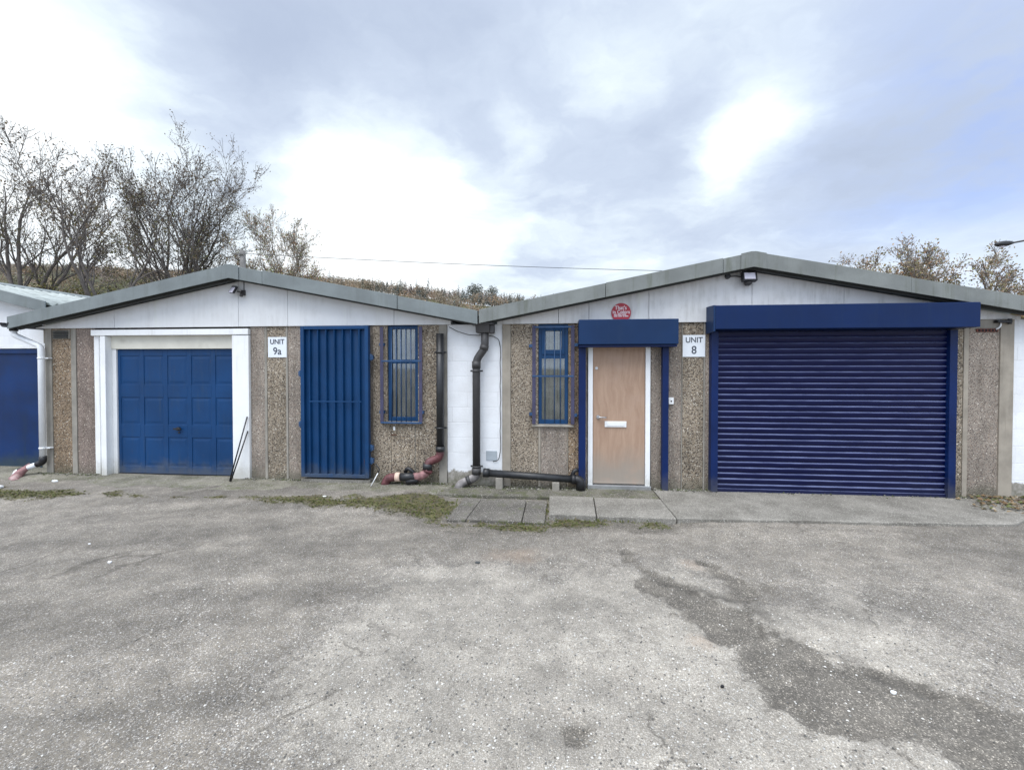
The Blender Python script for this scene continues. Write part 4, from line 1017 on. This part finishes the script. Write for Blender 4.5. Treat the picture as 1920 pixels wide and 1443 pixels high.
# ------------------------------------------------------------------ litter and loose stuff
def scrap(name, x, y, s, mat, label, cat='litter', grp='white scraps on the asphalt', seed=0):
    r = random.Random(seed); z = gh(x, y); b = MB(); n = 7
    poly = [(x + s*(.7+.5*r.random())*math.cos(2*math.pi*k/n), y + s*.7*(.6+.5*r.random())*math.sin(2*math.pi*k/n)) for k in range(n)]
    b.prism_z(poly, z+.002, z+.012 + .4*s*r.random()); o = b.build_top(name, mat, (x, y, z), .003); tag(o, label, cat, grp)
scrap('plaster_lump', -7.85, -.86, .10, M['white_plastic'], 'flat white plaster lump on the moss near the white downpipe', seed=1)
scrap('plaster_lump', -7.45, -.45, .045, M['white_plastic'], 'small white plaster bit beside the clay gully', seed=2)
scrap('paper_scrap', -3.98, -2.70, .022, M['white_plastic'], 'white paper scrap on the asphalt before the garage door', 'paper', seed=3)
scrap('paper_scrap', -4.6, -2.35, .014, M['white_plastic'], 'tiny white paper scrap farther left on the asphalt', 'paper', seed=4)
scrap('stone', .93, -3.76, .011, M['black'], 'dark round pebble on the pale gravelly asphalt', 'stone', None, seed=5)
scrap('stone', 1.85, -3.69, .016, M['white_plastic'], 'white pebble lying on the dark worn asphalt strip', 'stone', None, seed=6)
scrap('leaf_twig', -.67, -2.40, .03, M['soffit'], 'dark curled leaf on the asphalt before the downpipe', 'leaf', None, seed=7)
scrap('plaster_lump', -3.0, -.80, .03, M['white_plastic'], 'white fleck of plaster on the moss before the blue gate', seed=8)

def scatter(name, gen, n, seed, mat='scatter'):
    """many little irregular solids as one mesh"""
    r = random.Random(seed); vs = []; fs = []; cols = []; k = 0; tries = 0
    while k < n and tries < n*60:
        tries += 1; g = gen(r)
        if g is None: continue
        (x, y, z), sx, sy, sz, col, kind = g; b = len(vs); a = r.uniform(0, 6.28); ca, sa = math.cos(a), math.sin(a)
        def pt(u, v, ww): return (x + (u*ca - v*sa)*sx, y + (u*sa + v*ca)*sy, z + ww*sz)
        if kind == 'rock':
            q = [(1,0,.1),(.2,.9,.0),(-.9,.3,.1),(-.3,-1,0),(.1*r.random(),.1,.8+.4*r.random()),(0,0,-.5)]
            vs += [pt(u+r.uniform(-.25,.25), v+r.uniform(-.25,.25), ww) for u, v, ww in q]
            f = [(0,1,4),(1,2,4),(2,3,4),(3,0,4),(1,0,5),(2,1,5),(3,2,5),(0,3,5)]
        else:
            t1 = r.uniform(-.6, .6); t2 = r.uniform(.1, .9)
            vs += [pt(-1,-.4,0), pt(0,-.5,t2), pt(1,0,t1*.5+.4), pt(0,.5,t2*.8+.1)]
            f = [(0,1,2),(0,2,3)]
        fs += [tuple(i+b for i in ff) for ff in f]; cols += [col]*len(f); k += 1
    me = bpy.data.meshes.new(name); me.from_pydata(vs, [], fs); me.materials.append(M[mat])
    o = bpy.data.objects.new(name, me); COL.objects.link(o); set_tint(o, cols); o['kind'] = 'stuff'; return o
def g_gravel(r):
    x = r.uniform(-3.2, 3.2); y = -4.75 + abs(r.gauss(0, 1.4))
    if y > -1.5: return None
    p = gmask(pale, x, y) - .6*gmask(dark, x, y)
    if r.random() > .15 + .9*max(p, 0): return None
    s = r.uniform(.003, .0075); g = r.choice([.09,.16,.26,.36,.48,.6])
    return ((x, y, gh(x, y)+.001), s, s, s*.8, (g, g*.97, g*.9), 'rock')
scatter('gravel', g_gravel, 6500, 3)
def g_moss(r):
    x = r.uniform(-8.9, 1.7); y = r.uniform(-1.65, -.55)
    m = gmask(moss, x, y)
    if m < .45 or r.random() > m: return None
    if y > -.95 and x > -8 and x < -1.6 and r.random() > .35: return None
    s = r.uniform(.006, .018); k = r.random()
    c = (.055+.06*k, .065+.06*k, .018+.012*k) if r.random() < .8 else (.13, .10, .05)
    return ((x, y, max(gh(x, y), -.06)), s, s, s*1.1, c, 'leaf')
o = scatter('moss', g_moss, 5000, 5)
def g_weed(r):
    spots = [(-1.24,-1.0,.05,.4),(-.06,-1.0,.02,.4),(-.35,-1.44,.35,.03),(.6,-1.27,.6,.02),(-1.9,-.9,.35,.15),(-7.2,-1.0,.5,.08),(-2.9,-.95,.4,.06),(-8.3,-.75,.3,.2),(-1.55,-.3,.04,.15),(5.6,-.35,.4,.1),(.44,-.1,.06,.04)]
    cx, cy, ax, ay = r.choice(spots); x = cx + r.gauss(0, ax*.6); y = cy + r.gauss(0, ay*.6)
    s_ = r.uniform(.003, .006); k = r.random()
    c = (.07+.06*k, .09+.06*k, .025) if r.random() < .75 else (.22, .18, .09)
    return ((x, y, max(gh(x, y), -.05)), r.uniform(.004, .012), s_, r.uniform(.02, .06), c, 'leaf')
scatter('weeds', g_weed, 900, 13)
def g_litter(r):
    x = r.uniform(5.0, 7.0); y = r.uniform(-.75, -.02)
    if r.random() > sm(np.array(x), 5.0, 5.9)*.9: return None
    k = r.random(); s = r.uniform(.012, .035)
    c = [(.16,.10,.05),(.22,.16,.09),(.07,.06,.035),(.30,.26,.20),(.10,.11,.03)][int(k*5)]
    return ((x, y, .004 + r.uniform(0, .03)), s, s, s*.8, c, 'leaf' if r.random() < .75 else 'rock')
scatter('leaf_litter', g_litter, 1100, 7)
def g_edge(r):
    x = r.uniform(-8.3, 5.4); y = -.02 - abs(r.gauss(0, .05))
    if 2.2 < x < 5.2 and r.random() < .8: return None
    if -7.2 < x < -4.7: return None
    s = r.uniform(.004, .016); g = r.choice([.06,.10,.18,.3])
    c = (g, g*.95, g*.8) if r.random() < .6 else (.06,.075,.02)
    if .5 < x < 1.4: return None
    y -= .05 if -1.5 < x < 1.4 else 0
    return ((x, y, .006 if not (-1.5 < x < 1.4) else -.012), s, s, s, c, 'rock' if r.random() < .6 else 'leaf')
scatter('wall_foot_debris', g_edge, 2200, 11)

# ------------------------------------------------------------------ trees
def make_tree(name, base, height, spread, seed, label, cat='tree', bark='bark', leaders=4, trunk_h=.22, r0=.16, leaves=2600, leaf_s=.06, cols=((.10,.065,.03),), lean=(0, 0), fork=28, grp=None, twig=1.0, leaf_low=0.0, lowcols=None):
    rg = random.Random(seed); T = thing(name, base, label, cat, grp)
    segs = []; tips = []
    def limb(p, d, L, r, depth):
        n = max(3, int(L/ (.55 if depth < 2 else .32))); pts = [p.copy()]; dd = d.copy()
        for i in range(n):
            j = .10 if depth == 0 else .17
            dd = (dd + Vector((rg.gauss(0, j), rg.gauss(0, j), rg.gauss(0, j*.6) + (.075 if depth > 0 else .045)))).normalized()
            p = p + dd*(L/n); pts.append(p.copy())
        taper = [max(.0075, r*(1 - .85*i/n)) for i in range(n+1)]
        segs.append((pts, taper, depth)); return pts, taper
    def grow(p, d, L, r, depth):
        pts, tp = limb(p, d, L, r, depth)
        if depth >= 3:
            tips.append(pts); return
        nb = {0: 8, 1: 9, 2: 7}[depth]; nb = int(nb*twig + rg.random())
        for k in range(nb):
            q = .22 + .78*(k + rg.random())/nb; i = min(len(pts)-2, int(q*(len(pts)-1)))
            ax = (pts[i+1]-pts[i]).normalized(); az = rg.uniform(0, 2*math.pi)
            u = ax.orthogonal().normalized(); u = Matrix.Rotation(az, 3, ax) @ u
            an = R(rg.uniform(22, 50)); nd = (ax*math.cos(an) + u*math.sin(an)); nd = Vector((nd.x*spread_k, nd.y*spread_k, nd.z+.12)).normalized()
            grow(pts[i], nd, L*rg.uniform(.36, .60)*((1.10 - .25*q) if depth == 0 else (1.05 - .35*q)), tp[i]*.62, depth+1)
        tips.append(pts[-3:])
    spread_k = 1.0
    H = height; th = H*trunk_h
    tdir = Vector((lean[0], lean[1], 1)).normalized(); pts, tp = limb(Vector((0, 0, 0)), tdir, th, r0, 0)
    top = pts[-1]
    for k in range(leaders):
        az = 2*math.pi*(k + rg.uniform(-.25, .25))/leaders; f = R(fork*rg.uniform(.35, 1.15))
        if k == 0 and leaders > 2: f *= .25
        dv = Vector((math.sin(f)*math.cos(az)*spread, math.sin(f)*math.sin(az), math.cos(f))).normalized()
        grow(top - tdir*rg.uniform(0, th*.25), dv, (H-th)*rg.uniform(.84, .95)*(1 - .22*(f/R(40))**2), r0*.55, 0)
    zt = max(max(q.z for q in P_) for P_, t_, d_ in segs); kz = H/zt
    for P_, t_, d_ in segs:
        for q in P_: q *= kz
    s = MB()
    tr = MB(); tr.tube(pts, tp if len(pts) == len(tp) else r0, 9)
    for P_, t_, dep in segs[1:]:
        s_n = {0: 7, 1: 5, 2: 4, 3: 3}[dep]
        (tr if dep == 0 else s).tube(P_, t_, s_n, caps=False)
    off = Vector(base)
    tr.v = [(v[0]+off.x, v[1]+off.y, v[2]+off.z) for v in tr.v]; s.v = [(v[0]+off.x, v[1]+off.y, v[2]+off.z) for v in s.v]
    tr.build('trunk', M[bark], T); s.build('branches', M[bark], T)
    vs = []; fs = []; cc = []
    zmax = max(p[-1].z for p in tips)
    for k in range(leaves):
        P_ = rg.choice(tips); p = P_[rg.randrange(1, len(P_))] if len(P_) > 1 else P_[0]
        low = 1 - p.z/zmax
        if rg.random() > .45 + leaf_low*low: continue
        for _ in range(3 if low > .45 and leaf_low > .5 else 1):
            c = p + Vector((rg.gauss(0, .13), rg.gauss(0, .13), rg.gauss(-.03, .12))); sz = leaf_s*rg.uniform(.6, 1.5)
            a = Vector((rg.gauss(0, 1), rg.gauss(0, 1), rg.gauss(0, 1))).normalized(); e = a.orthogonal().normalized(); e = Matrix.Rotation(rg.uniform(0, 6.28), 3, a) @ e; f_ = a.cross(e)
            b_ = len(vs); vs += [c - e*sz, c + f_*sz*.55 + a*sz*.15, c + e*sz, c - f_*sz*.55 + a*sz*.15]; fs.append((b_, b_+1, b_+2, b_+3))
            pal = lowcols if (lowcols and rg.random() < (low*1.7-.35)) else cols
            base_c = rg.choice(pal); v_ = rg.uniform(.7, 1.3); cc.append(tuple(min(1, q*v_) for q in base_c))
    me = bpy.data.meshes.new('leaves'); me.from_pydata([tuple(v) for v in vs], [], fs); me.materials.append(M['leaf'])
    o = bpy.data.objects.new('leaves', me); COL.objects.link(o); o.parent = T; set_tint(o, cc)
    return T
BR = ((.15,.115,.085),(.17,.12,.075),(.12,.10,.08),(.19,.14,.07))
OL = ((.14,.14,.05),(.17,.155,.05),(.11,.115,.05))
make_tree('tree', (-26.6, 13, 0), 14.9, 1.0, 11, 'tall dark half bare tree at the far left edge behind the white unit', leaders=4, fork=20, r0=.22, leaves=6500, leaf_s=.05, cols=BR, leaf_low=.5, lowcols=OL, trunk_h=.3, grp='half bare autumn trees behind the units', twig=.85)
make_tree('tree', (-20.7, 12, 0), 11.9, 1.0, 23, 'leaning forked half bare tree second from the left behind the corrugated roof', leaders=4, fork=26, r0=.15, leaves=4500, leaf_s=.05, cols=BR, leaf_low=.5, lowcols=OL, trunk_h=.34, grp='half bare autumn trees behind the units', twig=.75)
make_tree('tree', (-20.3, 15, 0), 15.2, 1.1, 57, 'broadest half bare tree with rounded crown behind the left gable', leaders=9, fork=34, r0=.20, leaves=19000, leaf_s=.045, cols=BR, leaf_low=.5, lowcols=OL, trunk_h=.30, grp='half bare autumn trees behind the units', twig=.85)
make_tree('tree', (-15.9, 18, 0), 11.8, 1.2, 44, 'smaller pale tree with sparse orange leaves right of the left gable peak', bark='bark_pale', leaders=8, fork=40, r0=.12, leaves=20000, leaf_s=.042, cols=((.34,.24,.13),(.38,.20,.09),(.30,.27,.18),(.26,.27,.08)), trunk_h=.40, leaf_low=.2, grp='half bare autumn trees behind the units', twig=.9)
AU = ((.36,.26,.16),(.33,.20,.12),(.28,.26,.12),(.22,.20,.10),(.40,.33,.24))
make_tree('tree', (14.4, 14, 0), 7.2, 1.4, 51, 'wide autumn tree with orange and olive leaves behind the right roof slope', bark='bark_pale', leaders=9, fork=50, r0=.12, leaves=17000, leaf_s=.045, cols=AU, trunk_h=.42, leaf_low=.7, grp='autumn trees right of the roller shutter', twig=.9)
make_tree('tree', (18.5, 13, 0), 6.9, 1.4, 61, 'autumn tree under the street lamp at the right edge', bark='bark_pale', leaders=9, fork=50, r0=.12, leaves=16000, leaf_s=.045, cols=AU, trunk_h=.42, leaf_low=.6, grp='autumn trees right of the roller shutter', twig=.9)
make_tree('shrub', (8.9, 16, 0), 6.75, .6, 71, 'thin bare sapling tips showing above the right roof left of its peak', cat='shrub', bark='bark_pale', leaders=3, fork=14, r0=.05, leaves=250, leaf_s=.05, cols=AU, trunk_h=.4, twig=.5)
for k, (x, y, h_, lb) in enumerate([(-24.2, 14.5, 6.9, 'olive bush between the two leftmost tree trunks'), (-18.6, 12.5, 6.3, 'brown olive bush under the broad tree behind the left roof slope'), (-14.9, 15.5, 6.9, 'yellow green bush right behind the left gable peak')]):
    make_tree('bush', (x, y, 0), h_, 1.3, 81+k, lb, cat='bush', leaders=7, fork=44, r0=.08, leaves=9000, leaf_s=.06, cols=OL + ((.15,.12,.05),) if k < 2 else ((.24,.25,.06),(.16,.18,.05),(.28,.25,.09)), trunk_h=.25, leaf_low=.8, grp='bushes behind the left unit', twig=.8)

for k, (x, y, h_, lb) in enumerate([(13.4, 15.5, 7.0, 'low orange bush just above the right roof slope, left of the lamp'), (16.7, 14.5, 6.5, 'low olive bush between the two autumn trees at the right edge')]):
    make_tree('bush', (x, y, 0), h_, 1.4, 91+k, lb, cat='bush', bark='bark_pale', leaders=8, fork=50, r0=.08, leaves=16000, leaf_s=.055, cols=AU, trunk_h=.35, leaf_low=.8, grp='bushes above the right roof', twig=.8)
# ------------------------------------------------------------------ wooded hill
def hz(x, y):
    top = float(np.interp(x, [-260,-212,-156,-73,-44,-27,-6,12,60,200], [39,38.5,35.5,30.0,26.0,23.6,21.6,19.4,13,9]))
    return top*float(sm(np.array(y), 55., 142.)) - .3
xs = np.linspace(-330, 330, 90); ys = np.concatenate([np.linspace(50, 150, 22), np.linspace(170, 420, 8)])
vs = []; fs = []
for y in ys:
    for x in xs: vs.append((x, y, hz(x, y) + 1.2*(float(fbm(np.array(x+500), np.array(y), .05, 3, 3))-.5)))
n_ = len(xs)
for j in range(len(ys)-1):
    for i in range(n_-1): fs.append((j*n_+i, j*n_+i+1, (j+1)*n_+i+1, (j+1)*n_+i))
b = MB(); b.add(vs, fs, 0, True); o = b.build('hill', M['grass_far']); o['kind'] = 'structure'
def crown_bits(rg, c, rx, h_, col, n, vs, fs, cc, conifer):
    for k in range(n):
        if conifer:
            q = rg.random()**.7; rad = rx*(1-q)*rg.uniform(.3, 1.0) + .05; a = rg.uniform(0, 6.28)
            p = Vector((c[0]+rad*math.cos(a), c[1]+rad*math.sin(a), c[2]+h_*(.12+.88*q))); sz = .08*rx + .24*rx*(1-q)
        else:
            d_ = Vector((rg.gauss(0,1), rg.gauss(0,1), rg.gauss(0,1))).normalized()*(rg.random()**.4)*(1+.25*math.sin(k*1.7))
            p = Vector((c[0]+d_.x*rx, c[1]+d_.y*rx, c[2]+h_*.56+d_.z*h_*.44)); sz = rx*rg.uniform(.06, .14)
        nrm = Vector((rg.gauss(0,1), rg.gauss(0,1)-.6, rg.gauss(0,1)+.5)).normalized(); e = nrm.orthogonal().normalized(); e = Matrix.Rotation(rg.uniform(0,6.28), 3, nrm) @ e; f_ = nrm.cross(e)
        b_ = len(vs); vs += [tuple(p-e*sz), tuple(p+f_*sz*.6), tuple(p+e*sz), tuple(p-f_*sz*.6)]; fs.append((b_,b_+1,b_+2,b_+3))
        v_ = rg.uniform(.75, 1.25); cc.append(tuple(q_*v_ for q_ in col))
rg = random.Random(99); vs = []; fs = []; cc = []
PAL = [(.25,.19,.13),(.28,.19,.115),(.21,.175,.13),(.19,.18,.125),(.30,.235,.155),(.24,.18,.155),(.25,.21,.17)]  # autumn browns, lightened and greyed so distance haze is in the colour
for k in range(1500):
    y = rg.uniform(88, 147) if k < 850 else rg.uniform(128, 148); x = rg.uniform(-1.62, .36)*(y+6) 
    con = rg.random() < (.5 if x > -35 and y > 118 else .12)
    if y > 128 and x > -62 and x < -15: con = rg.random() < .35
    h_ = rg.uniform(3.2, 4.8) if not con else rg.uniform(3.2, 5.6); rx = rg.uniform(1.5, 2.8) if not con else rg.uniform(.8, 1.3)
    if y > 120 and rg.random() < .04: h_ *= 1.35
    col = (.135,.145,.13) if con else rg.choice(PAL)
    crown_bits(rg, (x, y, hz(x, y)), rx, h_, col, 130 if y > 105 else 110, vs, fs, cc, con)
me = bpy.data.meshes.new('woodland'); me.from_pydata(vs, [], fs); me.materials.append(M['leaf'])
o = bpy.data.objects.new('woodland', me); COL.objects.link(o); set_tint(o, cc); tag(o, 'brown autumn woodland covering the far hill', None, None, 'stuff')
for k, (x, w_, h_, lb) in enumerate([(-26.8, 3.0, 7.6, 'wide dark round tree standing on the far hill skyline above the valley gutter'), (-20.6, 2.2, 7.4, 'narrower dark round tree right of its twin on the far hill skyline')]):
    T = thing('skyline_tree', (x, 140, hz(x, 140)), lb, 'tree', 'round trees on the skyline'); rg = random.Random(200+k); vs = []; fs = []; cc = []
    crown_bits(rg, (0, 0, 1.3), w_, h_-1.3, (.11,.115,.09), 700, vs, fs, cc, False)
    me = bpy.data.meshes.new('crown'); me.from_pydata(vs, [], fs); me.materials.append(M['leaf'])
    o = bpy.data.objects.new('crown', me); COL.objects.link(o); o.parent = T; set_tint(o, cc)
    b = MB(); z = hz(x, 140); b.tube([(x,140,z-.3),(x+.1,140,z+h_*.5)], [.25,.12], 7); b.build('trunk', M['bark'], T)

# ------------------------------------------------------------------ pole, wire, street lamp
T = thing('utility_pole', (-15.5, 14, 0), 'grey utility pole showing above the left gable peak', 'pole')
b = MB(); b.tube([(-15.5,14,-.3),(-15.5,14,7.6)], [.17,.13], 14); b.build('shaft', M['wood_pole'], T)
b = MB(); b.box(-15.75,-15.25,13.84,13.87,7.35,7.45); b.build('cross_arm', M['wood_pole'], T, .01)
wp = []
for k in range(41):
    q = k/40; x = -15.4 + 33*q; wp.append((x, 14 + .2*q, 7.45 + (5.45-7.45)*q*.86 - 1.0*.22*math.sin(math.pi*q)))
o = MB().tube(wp, .012, 6).build_top('overhead_wire', M['black'], wp[0]); tag(o, 'thin overhead wire crossing the sky between the two roofs', 'wire')
T = thing('street_lamp', (15.75, 9, 0), 'grey street lamp whose head reaches in at the right edge', 'street lamp')
b = MB(); b.tube([(15.75,9,-.2),(15.75,9,1.2),(15.75,9,5.7)], [.09,.08,.05], 14); b.build('post', M['grey_pipe'], T)
b = MB(); b.tube(fillet([(15.75,9,5.68),(15.72,9,5.90),(14.62,9,5.70)], .2), .028, 10); b.build('arm', M['grey_pipe'], T)
b = MB(); b.tube([(14.68,9,5.71),(14.56,9,5.70),(14.40,9,5.68),(14.22,9,5.675),(14.14,9,5.67)], [.035,.075,.095,.075,.02], 14); hd = b.build('lamp_head', M['black'], T)
b = MB(); b.tube([(14.50,9,5.635),(14.38,9,5.61),(14.26,9,5.62)], [.03,.055,.03], 12); b.build('lens', M['lens'], hd)
